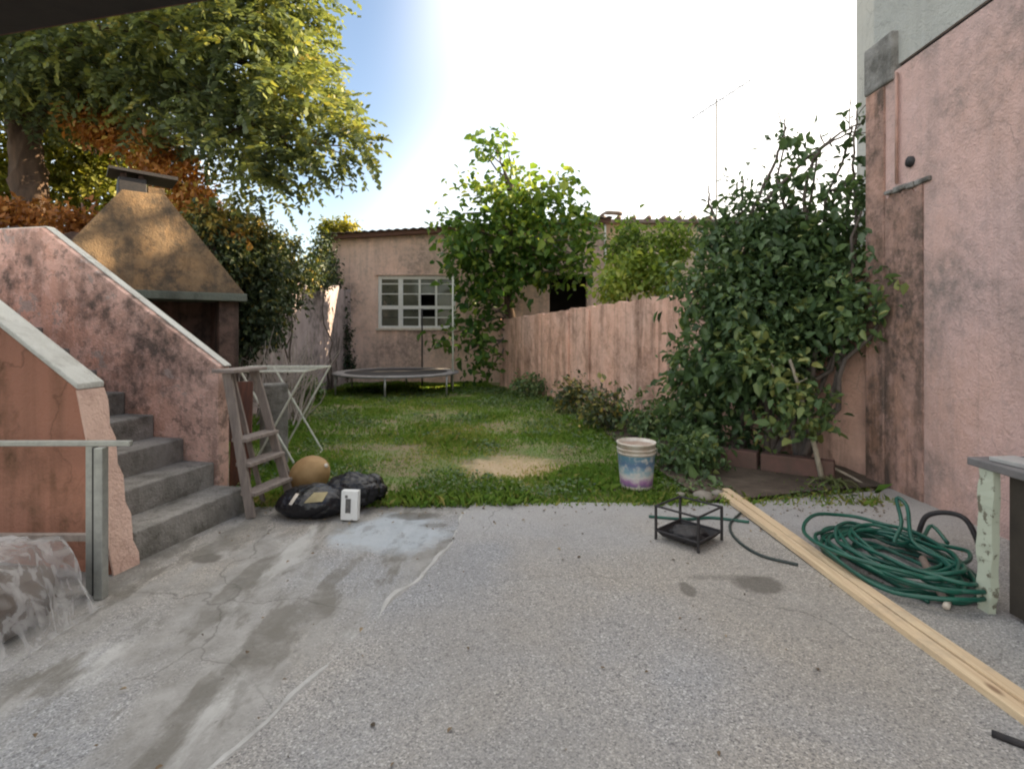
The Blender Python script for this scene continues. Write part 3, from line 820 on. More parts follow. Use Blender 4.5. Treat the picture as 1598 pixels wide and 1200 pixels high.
k4 = vnoise(V4[:, 0, 0], V4[:, 0, 1], 3.1, 88) > .25
Vg = np.concatenate([V1, V2, V3, V4[k4]]); tg = np.concatenate([t1_, t2_, t3_, t4_[k4]])
idx = Vg[:, [0, 1, 2, 3, 4, 5]]
quads('grass', idx, GR, None, tg)
tag(bpy.data.objects['grass'], 'uneven green lawn grass with a dry straw patch', 'grass', None, 'stuff')
# broad leaved ground cover
r = np.random.default_rng(5); n = 26000
y = 4.35 + 8.5 * r.random(n) ** 1.2; x = -4.2 + (np.minimum(wallx(y) - .1, 2.9) + 4.2) * r.random(n)
cl = vnoise(x, y, 3.2, 55) + .5 * np.exp(-((x - wallx(y) + .7) / .6) ** 2)
a, b, e = dry(x, y)
k = (cl > .22) & (r.random(n) > a * 1.1) & (r.random(n) > e * .9) & (r.random(n) > b * .7)
x, y = x[k], y[k]; n = len(x)
P = np.stack([x, y, .03 + .05 * r.random(n) + .05 * np.clip(vnoise(x, y, 3.2, 55), 0, 1)], 1)
L = r.uniform(.018, .042, n) * (1 + (y - 4) * .05)
quads('clover', leafverts(P, r.normal(size=(n, 3)) * [1, 1, .25], np.array([0, 0, 1.0]) + r.normal(size=(n, 3)) * .35, L, L * .8), LB, None, .55 + r.normal(size=n) * .2)
tag(bpy.data.objects['clover'], 'low broad leaved ground cover among the grass', 'ground cover', None, 'stuff')

# ------------------------------------------------------------------ big tree on the left
tr = thing('large_tree', (-8.7, 9.8, 0), 'large spreading tree with drooping feathery foliage over the left wall', 'tree')
tp = [(-8.5, 9.8, -.05), (-8.5, 9.8, 1.5), (-8.5, 9.75, 3.0), (-8.62, 9.7, 4.3), (-8.65, 9.6, 5.2)]
trunk('trunk', spline(tp, 24), np.linspace(.33, .22, 24), M['bark'], tr, 14, 1, .1)
tb = [(-60, 90, 9.4, 150, 90, 1.6), (60, 105, 9.2, 130, 75, 1.5), (190, 95, 9, 150, 90, 1.5), (320, 80, 8.6, 140, 90, 1.4), (425, 70, 8.2, 85, 95, 1.2, .08),
      (470, 160, 8, 75, 60, 1.0, .1), (535, 215, 7.8, 45, 25, .6, .0), (385, 215, 8.3, 100, 55, 1.1, -.05), (455, 255, 8, 65, 28, .8, -.05), (400, 290, 8.1, 50, 25, .6, .05), (300, 180, 8.8, 120, 50, 1.2, -.1),
      (140, 160, 9.3, 140, 40, 1.2, -.15), (410, -70, 8.2, 110, 90, 1.4, .1), (230, -90, 9, 200, 110, 1.6), (20, -90, 9.4, 200, 110, 1.6), (560, 235, 7.7, 25, 12, .4)]
def fronds(name, blobs, n, mat, parent, seed, length=.42, nl=8, base_t=.43):
    r = np.random.default_rng(seed)
    c, o, t = blobpts(blobs, n, .55, r)
    d = nrm(o * .7 + np.array([.45, -.25, -.12]) + r.normal(size=(n, 3)) * .55)
    L = length * r.uniform(.6, 1.25, n)
    side = nrm(np.cross(d, np.array([0, 0, 1.0]) + r.normal(size=(n, 3)) * .5))
    Vs = []; Ts = []
    cl = t + r.normal(size=n) * .14 + .22 * vnoise(c[:, 0] + c[:, 1], c[:, 2], 1.7, 8)
    for k in range(nl):
        s = (k + .8) / nl
        p = c + d * (L * s)[:, None] + np.array([0, 0, -1.0]) * (L * .3 * s * s)[:, None]
        for sg in (-1, 1):
            ld = nrm(side * sg + d * .45 + np.array([0, 0, -.35]) + r.normal(size=(n, 3)) * .22)
            ll = (.115 * r.uniform(.7, 1.2, n))[:, None]; ww = ll * .29
            wv = nrm(np.cross(ld, np.array([0, 0, 1.0]) + r.normal(size=(n, 3)) * .4))
            Vs.append(np.stack([p, p + ld * ll * .5 + wv * ww, p + ld * ll, p + ld * ll * .5 - wv * ww], 1))
            Ts.append(cl + base_t + r.normal(size=n) * .1)
    ob = quads(name, np.concatenate(Vs), mat, parent, np.concatenate(Ts))
    tag(ob, kind='stuff')
    return c
cc = fronds('crown', tb, 5600, LG, tr, 3)
ends = [tuple(p) for p in cc[np.random.default_rng(2).choice(len(cc), 90, False)]]
mains = [spline([(-8.7, 9.6, 5.0), at(120, 60, 9.3), at(280, 60, 8.8), at(420, 120, 8.2)], 16), spline([(-8.75, 9.65, 4.6), at(130, 130, 9.3), at(300, 150, 8.7), at(440, 215, 8.1)], 16), spline([(-8.7, 9.6, 5.1), at(60, -60, 9.3), at(260, -60, 8.9), at(400, -20, 8.3)], 16)]
m = MB()
for q in mains: m.tube(q, np.linspace(.15, .03, len(q)), 8)
m.build('bough', M['bark'], tr, True)
limbs('branches', [p for q in mains for p in q[3:]], ends, M['bark'], tr, .028, .005, .04, 6, 5)

# yellowing shrub behind the back wall
ys = thing('yellow_shrub', (-7.6, 10.6, 0), 'yellow green shrub behind the barbecue chimney and tree trunk', 'shrub')
foliage('foliage', [(130, 285, 10.6, 70, 55, .7), (20, 260, 11, 45, 90, .7, .1), (165, 240, 10.8, 60, 40, .6, -.1), (95, 210, 11, 60, 40, .6, -.1), (-40, 300, 10.6, 60, 60, .6), (230, 330, 10.6, 60, 50, .6, -.1)], 900, 12, .12, LY, ys, .17, seed=4)
limbs('stems', [(-8.2, 10.9, 0), (-7.4, 10.7, 0), (-9.6, 10.9, 0)], [at(130, 270, 10.6), at(20, 230, 11), at(165, 230, 10.8), at(95, 210, 11), at(230, 320, 10.6), at(-30, 290, 10.6)], M['twig'], ys, .04, .01, .02)
# autumn creeper arching over the wall
oc = thing('orange_creeper', (-5.6, 8.6, 0), 'rust orange autumn creeper arching behind the barbecue chimney', 'climbing plant')
ob_ = [(165, 205, 9.0, 45, 18, .4), (215, 225, 8.9, 45, 22, .45), (255, 250, 8.7, 38, 26, .45), (285, 290, 8.5, 26, 32, .4), (300, 325, 8.3, 28, 24, .4, .15), (322, 345, 8.05, 26, 18, .35, .1), (350, 362, 8.0, 24, 14, .3, .3), (140, 190, 9.0, 30, 16, .4), (40, 338, 8.2, 60, 14, .4, -.1), (130, 350, 8.0, 60, 14, .4, -.2), (-20, 330, 8.2, 40, 16, .4)]
foliage('foliage', ob_, 720, 12, .085, LO, oc, .10, seed=6)
limbs('stems', [(-5.9, 8.7, 0), (-5.2, 8.4, 0), (-7.3, 8.2, 0)], [at(165, 205, 9), at(215, 225, 8.9), at(255, 250, 8.7), at(285, 290, 8.5), at(300, 325, 8.3), at(40, 338, 8.2), at(130, 350, 8.0)], M['twig'], oc, .03, .008, .06, 8)
# ivy on the boundary wall, top blobs tinted yellow to read as sunlit
iv = thing('ivy', (-4.1, 9, 0), 'dark ivy draped over the left boundary wall with top leaves tinted yellow as if sunlit', 'climbing plant')
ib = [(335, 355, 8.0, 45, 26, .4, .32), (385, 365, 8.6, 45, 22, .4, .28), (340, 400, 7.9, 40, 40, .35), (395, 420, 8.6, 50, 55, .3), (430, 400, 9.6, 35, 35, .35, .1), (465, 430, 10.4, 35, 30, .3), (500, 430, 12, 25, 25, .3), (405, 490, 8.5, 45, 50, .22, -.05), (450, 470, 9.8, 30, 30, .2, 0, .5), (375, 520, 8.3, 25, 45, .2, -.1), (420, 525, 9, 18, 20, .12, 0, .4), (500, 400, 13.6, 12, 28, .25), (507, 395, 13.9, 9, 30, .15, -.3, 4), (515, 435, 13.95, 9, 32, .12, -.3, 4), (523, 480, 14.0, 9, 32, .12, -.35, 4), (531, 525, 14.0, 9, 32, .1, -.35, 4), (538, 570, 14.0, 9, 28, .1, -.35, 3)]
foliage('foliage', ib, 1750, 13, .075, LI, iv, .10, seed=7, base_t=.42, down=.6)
limbs('stems', [(-4.15, 8.2, 0), (-4.15, 8.9, 0), (-4.15, 10, 0), (-4.15, 12.5, 0)], [at(b_[0], b_[1], b_[2]) for b_ in ib], M['twig'], iv, .025, .008, .0, 8)
# plants on the pink house's roof
rp = thing('roof_plants', (-4.6, 14.7, 3.95), 'small yellow weeds growing on the left end of the pink house roof', 'weeds')
foliage('foliage', [(530, 356, 14.7, 28, 9, .3, .2), (508, 366, 14.5, 9, 14, .25, -.1)], 110, 10, .10, LY, rp, .1, seed=8)
# dry twigs in front of the boundary wall
dt = thing('dry_branches', (-3.7, 8.0, 0), 'heap of pale dry bare branches behind the drying rack', 'branches')
r = np.random.default_rng(12); m = MB()
for i in range(70):
    s = np.array(at(430 + r.uniform(-30, 45), 640 + r.uniform(-10, 10), 8.2 + r.uniform(-.4, .6))); s[2] = .03
    e = np.array(at(450 + r.normal() * 38, 555 + r.normal() * 25, 8.2 + r.uniform(-.5, .6)))
    m.tube(spline([s, (s + e) / 2 + r.normal(size=3) * .1, e], 6), np.linspace(.012, .004, 6), 4, False)
m.build('twigs', M['dry_twig'], dt, True)

# ------------------------------------------------------------------ mulberry in the middle
mu = thing('mulberry_tree', (.05, 13.35, 0), 'broad leaved tree with sunlit top in front of the pink house', 'tree')
trunk('trunk', spline([(.1, 13.4, -.05), (.0, 13.35, 1.2), (-.1, 13.25, 2.4), (-.05, 13.15, 3.6), (.0, 13.1, 4.8)], 20), np.linspace(.15, .04, 20), M['bark'], mu, 10, 2, .08)
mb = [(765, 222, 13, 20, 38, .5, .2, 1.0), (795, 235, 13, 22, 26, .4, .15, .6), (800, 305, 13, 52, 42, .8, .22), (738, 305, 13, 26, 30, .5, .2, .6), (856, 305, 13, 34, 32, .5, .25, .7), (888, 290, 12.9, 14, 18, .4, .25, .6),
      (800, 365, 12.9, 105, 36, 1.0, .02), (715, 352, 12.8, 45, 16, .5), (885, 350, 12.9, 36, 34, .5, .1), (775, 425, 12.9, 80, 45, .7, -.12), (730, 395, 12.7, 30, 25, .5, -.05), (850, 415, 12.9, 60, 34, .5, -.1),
      (742, 500, 12.7, 30, 60, .45, -.18), (750, 565, 12.8, 20, 34, .35, -.2), (690, 520, 13.6, 14, 22, .25, -.05, .6), (910, 400, 12.4, 26, 40, .4, .05)]  # upper blobs tinted lighter, lower ones darker: sun and shade in leaf colour
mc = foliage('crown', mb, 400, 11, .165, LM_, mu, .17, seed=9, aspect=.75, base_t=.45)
limbs('branches', spline([(.0, 13.35, 1.2), (-.1, 13.25, 2.4), (-.05, 13.15, 3.6), (.0, 13.1, 4.8)], 14), [at(b_[0], b_[1], b_[2]) for b_ in mb] + [tuple(p) for p in mc[:40]], M['twig'], mu, .04, .008, .05, 7)
# shrub behind the garden wall, leaf colour brightened in place of sun
bs = thing('bright_shrub', (2.6, 11.2, 0), 'shrub with sunlight put into its lime leaf colour behind the garden wall left of the climber', 'shrub')
foliage('foliage', [(985, 425, 10.9, 42, 28, .6, .25), (955, 450, 10.5, 25, 20, .4, .3), (985, 380, 11.3, 36, 26, .5, -.15), (1030, 430, 10.6, 30, 30, .5, .1), (1050, 380, 11, 30, 30, .5)], 360, 13, .10, LL, bs, .13, seed=10)
limbs('stems', [(2.4, 11.3, 0), (2.9, 11.0, 0)], [at(985, 420, 10.9), at(955, 445, 10.5), at(985, 375, 11.3), at(1040, 420, 10.6)], M['twig'], bs, .04, .01, .02)

# ------------------------------------------------------------------ climber on the right
cb_ = thing('climber', (2.55, 6.0, 0), 'huge dark green leafy climber overgrowing the garden wall corner', 'climbing plant')
bb = [(1180, 560, 5.75, 120, 75, .5), (1100, 590, 6.3, 60, 80, .4), (1075, 660, 6.5, 35, 50, .35, -.05), (1120, 690, 5.9, 60, 40, .35, -.05), (1150, 450, 6.0, 100, 70, .55), (1250, 420, 5.9, 105, 90, .55), (1310, 470, 5.35, 55, 60, .35), (1250, 510, 5.6, 90, 50, .4, .05),
      (1200, 345, 6.1, 80, 50, .5, -.05, .6), (1130, 370, 6.3, 50, 40, .45, 0, .7), (1310, 370, 5.6, 45, 75, .4, 0, .6), (1240, 290, 6.0, 55, 45, .4, -.05, .3), (1225, 225, 6.0, 30, 22, .25, -.1, .35), (1330, 200, 5.5, 28, 35, .2, -.15, .3), (1335, 270, 5.5, 22, 60, .2, -.15, .3), (1275, 245, 5.8, 25, 20, .2, -.1, .1), (1160, 280, 6.2, 22, 22, .2, 0, .35), (1350, 490, 4.95, 38, 42, .18, .1, .9), (1375, 400, 4.85, 24, 34, .14, 0, .7), (1392, 465, 4.7, 20, 20, .1, .2, .8), (1345, 330, 5.1, 26, 30, .14, -.05, .6), (1190, 480, 5.7, 110, 60, .4, .05)]
bc = foliage('foliage', bb, 1500, 11, .09, LB, cb_, .10, seed=13, base_t=.42, tintv=.17, keep=lambda P: (P[:, 0] < 3.24) | (P[:, 1] > 5.2))
limbs('stems', [(2.45, 6.0, 0), (2.7, 5.75, 0), (2.2, 6.6, 0), (2.9, 5.5, 0)], [at(b_[0], b_[1], b_[2] + .1) for b_ in bb], M['twig'], cb_, .04, .01, .04, 9)
m = MB(); r = np.random.default_rng(4)
arcs = [[(1180, 330, 6.0), (1240, 265, 5.9), (1300, 215, 5.6), (1350, 190, 5.4)], [(1255, 330, 5.8), (1262, 270, 5.75), (1290, 225, 5.6), (1340, 205, 5.5)], [(1330, 420, 5.5), (1335, 320, 5.45), (1330, 240, 5.4), (1338, 175, 5.4)], [(1170, 340, 6.1), (1210, 250, 6.0), (1225, 205, 6.0), (1215, 190, 6.0)], [(1130, 390, 6.3), (1110, 330, 6.3), (1105, 290, 6.3)], [(1290, 300, 5.8), (1325, 290, 5.6), (1352, 310, 5.45)]]
for q in arcs:
    P = spline([at(*p) for p in q], 16) + r.normal(size=(16, 3)) * .008
    m.tube(P, np.linspace(.022, .007, 16), 5, False)
    for k in range(6):
        s = P[r.integers(4, 15)]; e = s + r.normal(size=3) * .16 + np.array([0, 0, .05])
        m.tube([s, (s + e) / 2 + r.normal(size=3) * .02, e], [.006, .005, .003], 4, False)
m.build('bare_vines', M['twig'], cb_, True)

# lemon sapling
ls = thing('sapling', (2.84, 4.98, .06), 'slim pale-trunked sapling with a few yellow green leaves before the climber', 'tree')
trunk('trunk', spline([(2.84, 4.98, .04), at(1272, 700, 4.95), at(1258, 650, 4.98), at(1245, 600, 5.0), at(1232, 560, 5.05)], 18), np.linspace(.025, .013, 18), M['pale_bark'], ls, 8, 3, .05)
foliage('crown', [(1240, 610, 4.95, 45, 35, .25, .25), (1265, 650, 4.9, 38, 22, .2, .15), (1215, 650, 5.0, 30, 30, .2, .2), (1200, 560, 5.1, 50, 40, .25, .15), (1290, 640, 4.85, 22, 18, .15)], 60, 9, .085, LB, ls, .07, seed=15, base_t=.55)
limbs('branches', [at(1258, 650, 4.98), at(1245, 600, 5.0)], [at(1215, 640, 5.0), at(1200, 560, 5.1), at(1285, 640, 4.88), at(1260, 590, 4.95)], M['pale_bark'], ls, .01, .004, .03)
# spider plant at its foot
sp = thing('spider_plant', (2.86, 4.82, .06), 'tuft of arching striped leaves at the foot of the slim sapling', 'plant')
r = np.random.default_rng(3)
LS = leafmat('leaf_spider', [(0, (.10, .15, .05)), (1, (.32, .36, .16))], .3)
for i in range(34):
    a_ = r.uniform(0, 6.28); L_ = r.uniform(.14, .28); lift = r.uniform(.5, 1.2)
    p0 = np.array([2.86 + r.normal() * .02, 4.82 + r.normal() * .02, .06])
    d_ = np.array([math.cos(a_), math.sin(a_), 0]); sd_ = np.array([-d_[1], d_[0], 0])
    V = []; nseg = 5
    for k in range(nseg + 1):
        s = k / nseg
        c_ = p0 + d_ * L_ * s + np.array([0, 0, 1]) * L_ * (lift * s - 1.15 * lift * s * s)
        wv = .011 * (1 - s) ** .6 + .001
        V += [tuple(c_ + sd_ * wv), tuple(c_ - sd_ * wv)]
    me = bpy.data.meshes.new('leaf'); me.from_pydata(V, [], [(2 * k, 2 * k + 1, 2 * k + 3, 2 * k + 2) for k in range(nseg)]); me.update()
    at_ = me.attributes.new('tint', 'FLOAT', 'POINT'); at_.data.foreach_set('value', [float(r.random())] * len(V))
    link('leaf', me, LS, sp, True)
# weeds along the wall foot
wd_ = [((.35, 11.2), .42, 'leafy weed clump at the far foot of the pink garden wall'), ((1.05, 9.2), .55, 'leafy weed clump midway along the foot of the pink garden wall'), ((1.25, 7.5), .60, 'grey green weed clump left behind the white bucket'), ((1.75, 7.0), .55, 'leafy weed clump behind the white bucket under the climber'), ((1.75, 5.3), .35, 'low leafy weeds between the bucket and the wooden planks'), ((-4.0, 10.4), .4, 'weeds at the foot of the grey left boundary wall')]
for i, ((x, y), h, lab) in enumerate(wd_):
    t = thing('weed_clump', (x, y, .03), lab, 'weeds', 'weed clumps in the yard')
    pxc = 799 + x / y * FPX; pyc = HOR + (CAMH - h * .55) / y * FPX; k = FPX / y
    foliage('foliage', [(pxc, pyc, y, .33 * k, h * .5 * k, .3, .05)], 90, 9, .07, (LB, LI, LI, LB, LB, LB)[i], t, .08, seed=30 + i, base_t=.5)
    r = np.random.default_rng(40 + i)
    limbs('stems', [(x, y, .02), (x + .08, y, .02)], [(x + r.normal() * .18, y + r.normal() * .1, h * r.uniform(.5, 1)) for _ in range(9)], M['twig'], t, .008, .003, .02)

# ------------------------------------------------------------------ trampoline
TC = Vector((-2.6, 12.3, 0)); TR = 1.36; TZ = .46
tm = thing('trampoline', TC, 'round trampoline with grey rim and thin legs in front of the pink house', 'trampoline')
m = MB(); P = [(TC.x + TR * math.cos(t), TC.y + TR * math.sin(t), TZ) for t in np.linspace(0, 2 * math.pi, 49)]; m.tube(P, .024, 8, False); m.build('frame', M['galv'], tm, True)
m = MB(); m.lathe([(TR - .26, TZ + .015), (TR - .1, TZ + .03), (TR + .03, TZ + .022), (TR + .035, TZ - .01), (TR - .02, TZ - .025)], (TC.x, TC.y, 0), 48); m.build('pad', M['pad'], tm, True)
m = MB(); m.lathe([(0.001, TZ - .01), (TR * .5, TZ - .005), (TR - .22, TZ + .02)], (TC.x, TC.y, 0), 48); m.build('jumping_mat', M['mat_black'], tm, True)
for k in range(6):
    t = math.radians(-90 + 60 * k + 2)
    p = (TC.x + TR * math.cos(t), TC.y + TR * math.sin(t))
    m = MB(); m.tube([(p[0], p[1], .02), (p[0], p[1], TZ)], .022, 8); m.build('leg', M['galv'], tm, True)
for (x, y, z, mt) in ((-1.33, 12.25, 2.62, 'rope'), (-2.25, 13.64, 1.95, 'black_iron')):
    m = MB(); m.tube([(x, y, .02), (x, y, z)], .02, 8); m.build('net_pole', M[mt], tm, True)

# ------------------------------------------------------------------ drying rack, ladder, boards
rk = thing('drying_rack', (-2.35, 5.9, 0), 'white folding clothes drying rack beside the wooden stepladder', 'drying rack')
x0, x1, y0, y1, zt_ = -3.0, -2.1, 5.5, 6.3, 1.0
m = MB(); m.tube([(x0, y0, zt_), (x1, y0, zt_), (x1, y1, zt_), (x0, y1, zt_), (x0, y0, zt_)], .011, 6); m.build('top_frame', M['rope'], rk)
for k in range(1, 4):
    yy = y0 + (y1 - y0) * k / 4
    m = MB(); m.tube([(x0, yy, zt_), (x1, yy, zt_)], .005, 6); m.build('rail', M['rope'], rk)
for yy in (y0 + .02, y1 - .02):
    for (a, b) in ((x1, -2.64), (x0 + .25, -2.18)):
        m = MB(); m.tube([(a, yy, zt_), (b, yy, .02)], .011, 6); m.build('leg', M['rope'], rk)
for xx in (-2.64, -2.18):
    m = MB(); m.tube([(xx, y0 + .02, .03), (xx, y1 - .02, .03)], .009, 6); m.build('foot_bar', M['rope'], rk)

ld = thing('stepladder', (-1.9, 4.2, 0), 'weathered grey wooden ladder leaning against the end of the stairs', 'ladder')
nd = Vector((.218, .976, 0))
A0 = Vector((-1.915, 4.0, .04)); A1 = Vector((-2.13, 4.07, 1.10)); B0 = A0 + nd * .47; B1 = A1 + nd * .30
for p, q_ in ((A0, A1), (B0, B1)):
    m = MB(); m.bar(p, q_, .03, .065, (1, 0, 0)); m.build('stringer', M['old_wood'], ld, bevel=.004)
for f in (.16, .36, .53):
    a = A0.lerp(A1, f); b = B0.lerp(B1, f)
    m = MB(); d_ = (b - a).normalized(); m.obox(a, d_, Vector((.976, -.218, 0)), UP, (0, (b - a).length), (-.06, .07), (-.014, .014)); m.build('tread', M['old_wood'], ld, bevel=.004)
m = MB(); m.obox(A1, nd, Vector((.976, -.218, 0)), UP, (-.04, .34), (-.1, .09), (0.0, .025)); m.build('top_cap', M['old_wood'], ld, bevel=.004)
for p, q_ in ((A0 + nd * .06 + Vector((-.06, .25, 0)), A1 + nd * .05), (B0 + Vector((-.06, .22, 0)), B1 - nd * .03)):
    m = MB(); m.bar(p, q_, .025, .035, (1, 0, 0)); m.build('rear_leg', M['old_wood'], ld, bevel=.003)

m = MB(); m.bar((-2.36, 4.72, .02), (-2.40, 4.86, .96), .17, .025, (.2, -1, 0))
tag(m.build('brown_board', M['brown_wood'], None, False, .004), 'dark brown wooden board standing behind the ladder', 'board')
m = MB(); m.obox((-2.50, 5.72, 0), F, Bk, UP, (-.12, .12), (-.1, .1), (-.02, .86))
tag(m.build('concrete_post', M['step'], None, False, .02), 'short weathered concrete post behind the ladder', 'post')

# ------------------------------------------------------------------ black bag, pot, box
def blob(name, c, rad, mat, parent, seed, amp=.12, fr=4, flat=-9, n=40, rid=0):
    r = np.random.default_rng(seed); m = MB(); ph = r.uniform(0, 6.28, (10, 3)); kk = r.normal(size=(10, 3)) * fr
    prof = []
    vs = []
    for i in range(n + 1):
        th = math.pi * i / n
        for j in range(n * 2):
            p = math.pi * j / n
            u = np.array([math.sin(th) * math.cos(p), math.sin(th) * math.sin(p), math.cos(th)])
            s = 1 + amp * sum(abs(math.sin(kk[q] @ u + ph[q, 0])) * (.9 ** q) - .5 for q in range(10)) / 3
            s += rid * sum(abs(math.sin(4.5 * (kk[q] @ u) / fr + ph[q, 1])) ** .6 for q in range(3)) / 3
            v = np.array(c) + u * np.array(rad) * s
            v[2] = max(v[2], flat)
            vs.append(tuple(v))
    W = n * 2
    m.add(vs, [(i * W + j, (i + 1) * W + j, (i + 1) * W + (j + 1) % W, i * W + (j + 1) % W) for i in range(n) for j in range(W)])
    return m.build(name, mat, parent, True)
g = G('black_bag_plastic'); g.bump(g.math('ADD', g.noise(9, 3, .5, g.co((1, 2.2, 1.6), (0, .4, .5)), 1.5), g.math('MULTIPLY', g.noise(30, 3, .5, g.co((1, 3, 2)), 1), .12)), .55, .03); M['bag'] = g.fin((.007, .007, .010), .2)
bgt = thing('black_bag', (-1.4, 4.15, .05), 'slumped black bag with tan patch at the lawn edge below the ladder', 'bag')
bagb = blob('body', (-1.50, 4.08, .13), (.25, .17, .12), M['bag'], bgt, 3, .12, 1.6, .045, rid=.13)
blob('bulge', (-1.24, 4.22, .18), (.20, .13, .12), M['bag'], bgt, 8, .2, 1.8, .05, rid=.15)
blob('loose_end', (-1.13, 4.34, .16), (.14, .10, .11), M['bag'], bgt, 6, .35, 2.4, .05, rid=.15)
tanm = simple('tan_canvas', (.40, .33, .18), (.30, .25, .14), 10, .85)
def patch(name, pts, mat, parent):
    m = MB(); P = np.array([tuple(p) for p in pts]); n = len(P)
    nn_ = np.cross(P[1] - P[0], P[2] - P[0]); nn_ /= np.linalg.norm(nn_); nn_ *= .006
    m.add(list(P) + list(P + nn_), [tuple(range(n))[::-1], tuple(range(n, 2 * n))] + [(i, (i + 1) % n, (i + 1) % n + n, i + n) for i in range(n)])
    return m.build(name, mat, parent)
from mathutils.bvhtree import BVHTree
bvh = BVHTree.FromPolygons([v.co for v in bagb.data.vertices], [tuple(p.vertices) for p in bagb.data.polygons])
def decal(name, q4, mat):      # a thin piece lying on the bag's own surface
    m = MB(); k = 8; c0 = Vector((0, 0, CAMH)); vs = []
    for i in range(k + 1):
        for j in range(k + 1):
            u, v = i / k, j / k
            a = Vector(q4[0]).lerp(Vector(q4[1]), u); b = Vector(q4[3]).lerp(Vector(q4[2]), u); p = a.lerp(b, v)
            d = (at(p.x, p.y, 4) - c0).normalized()
            h = bvh.ray_cast(c0, d)
            w3 = (h[0] + h[1] * .004 * (1 if h[1].dot(d) < 0 else -1)) if h[0] is not None else at(p.x, p.y, 4.05)
            vs.append(w3)
    m.add(vs, [(i * (k + 1) + j, (i + 1) * (k + 1) + j, (i + 1) * (k + 1) + j + 1, i * (k + 1) + j + 1) for i in range(k) for j in range(k)])
    return m.build(name, mat, bgt, True)
decal('tan_patch', [(474, 785, 0), (503, 783, 0), (512, 768, 0), (490, 769, 0)], tanm)
decal('white_strip', [(451, 787, 0), (456, 788, 0), (467, 771, 0), (462, 770, 0)], M['white_plastic'])
bx = thing('white_carton', (-1.2, 3.95, .05), 'small white carton with dark print leaning on the black bag', 'box')
m = MB(); cA = at(531, 796, 3.93); cA.z = .05
u_ = Vector((1, -.12, 0)).normalized(); v_ = Vector((.12, 1, 0)).normalized(); w_ = Vector((.0, .12, 1)).normalized()
m.obox(cA, u_, v_, w_, (0, .125), (0, .05), (0, .205)); m.build('carton', simple('white_card', (.75, .76, .74), (.68, .68, .66), 8, .6), bx, bevel=.003)
ink = simple('dark_print', (.06, .06, .06), (.16, .15, .14), 30, .7)
m = MB(); m.obox(cA, u_, v_, w_, (.035, .075), (-.0015, .001), (.05, .15)); m.build('print', ink, bx)
m = MB(); m.obox(cA, u_, v_, w_, (.03, .05), (-.0014, .001), (.155, .175)); m.build('print', ink, bx)

pot = thing('clay_jar', (-1.72, 4.62, .03), 'round tan clay jar lying behind the black bag', 'jar')
g = G('tan_clay'); cc_ = g.mix(g.ramp(g.noise(5, 6), [(.4, 0), (.62, 1)]), (.40, .25, .11), (.27, .15, .06)); g.bump(g.noise(20, 5), .3, .01); M['clay'] = g.fin(cc_, .7)
m = MB(); prof = [(.001, -.165), (.07, -.155), (.125, -.10), (.15, -.02), (.145, .06), (.115, .12), (.07, .165), (.03, .185), (.018, .19)]
pr = spline([(a, b, 0) for a, b in prof], 28); m.lathe([(max(p[0], .001), p[1]) for p in pr], (0, 0, 0), 32)
Rt = Matrix.Rotation(math.radians(62), 4, Vector((.35, 1, 0)).normalized())
m.v = [tuple(Vector((-1.71, 4.60, .20)) + Rt @ Vector(v)) for v in m.v]
m.build('body', M['clay'], pot, True)
m = MB(); m.lathe([(.001, .03), (.018, .028), (.02, .0), (.016, -.01)], (0, 0, 0), 20); m.v = [tuple(Vector((-1.71, 4.60, .20)) + Rt @ (Vector(v) + Vector((0, 0, .17)))) for v in m.v]
m.build('stopper', M['white_plastic'], pot, True)

# ------------------------------------------------------------------ bucket
bk = thing('paint_bucket', (1.1, 4.82, .04), 'white plastic paint bucket with a blue and purple label on the grass', 'bucket')
m = MB(); m.lathe([(.001, .0), (.135, .0), (.140, .02), (.168, .385), (.172, .385), (.172, .40), (.160, .40), (.133, .03), (.001, .025)], (1.1, 4.82, .035), 36); bd = m.build('body', M['white_plastic'], bk, True)
g = G('bucket_label')
x, y, z = g.xyz()
nz = g.math('MULTIPLY', g.math('SUBTRACT', g.noise(14, 4, .6), .5), .12)
zz = g.math('ADD', z, nz)
c = g.ramp(g.math('DIVIDE', zz, .4), [(.14, (.10, .07, .20)), (.24, (.34, .12, .34)), (.36, (.62, .6, .58)), (.48, (.20, .38, .46)), (.62, (.035, .12, .26)), (.74, (.03, .16, .24))])
c = g.mix(g.ramp(g.noise(16, 5, .6), [(.5, .12), (.66, .9)]), c, (.62, .58, .54))
M['label'] = g.fin(c, .45)
m = MB(); m.lathe([(.1415, .03), (.1625, .295)], (1.1, 4.82, .035), 36); m.build('label', M['label'], bk, True)
for zz_ in (.31, .345):
    m = MB(); r_ = .14 + .028 * (zz_ - .02) / .365
    m.lathe([(r_, zz_ - .006), (r_ + .008, zz_), (r_, zz_ + .006)], (1.1, 4.82, .035), 36); m.build('rib', M['white_plastic'], bk, True)
m = MB(); hd = [(1.1 + .176 * math.cos(t), 4.82 - .03 - .05 * abs(math.sin(t)), .38 - .10 * math.sin(t)) for t in np.linspace(0, math.pi, 18)]
m.tube(hd, .003, 5); m.build('handle', M['galv'], bk, True)
m = MB(); m.lathe([(.001, .37), (.158, .372)], (1.1, 4.82, .035), 30); m.build('contents', simple('dried_mortar', (.42, .34, .28), (.3, .2, .15), 12, .95), bk, True)

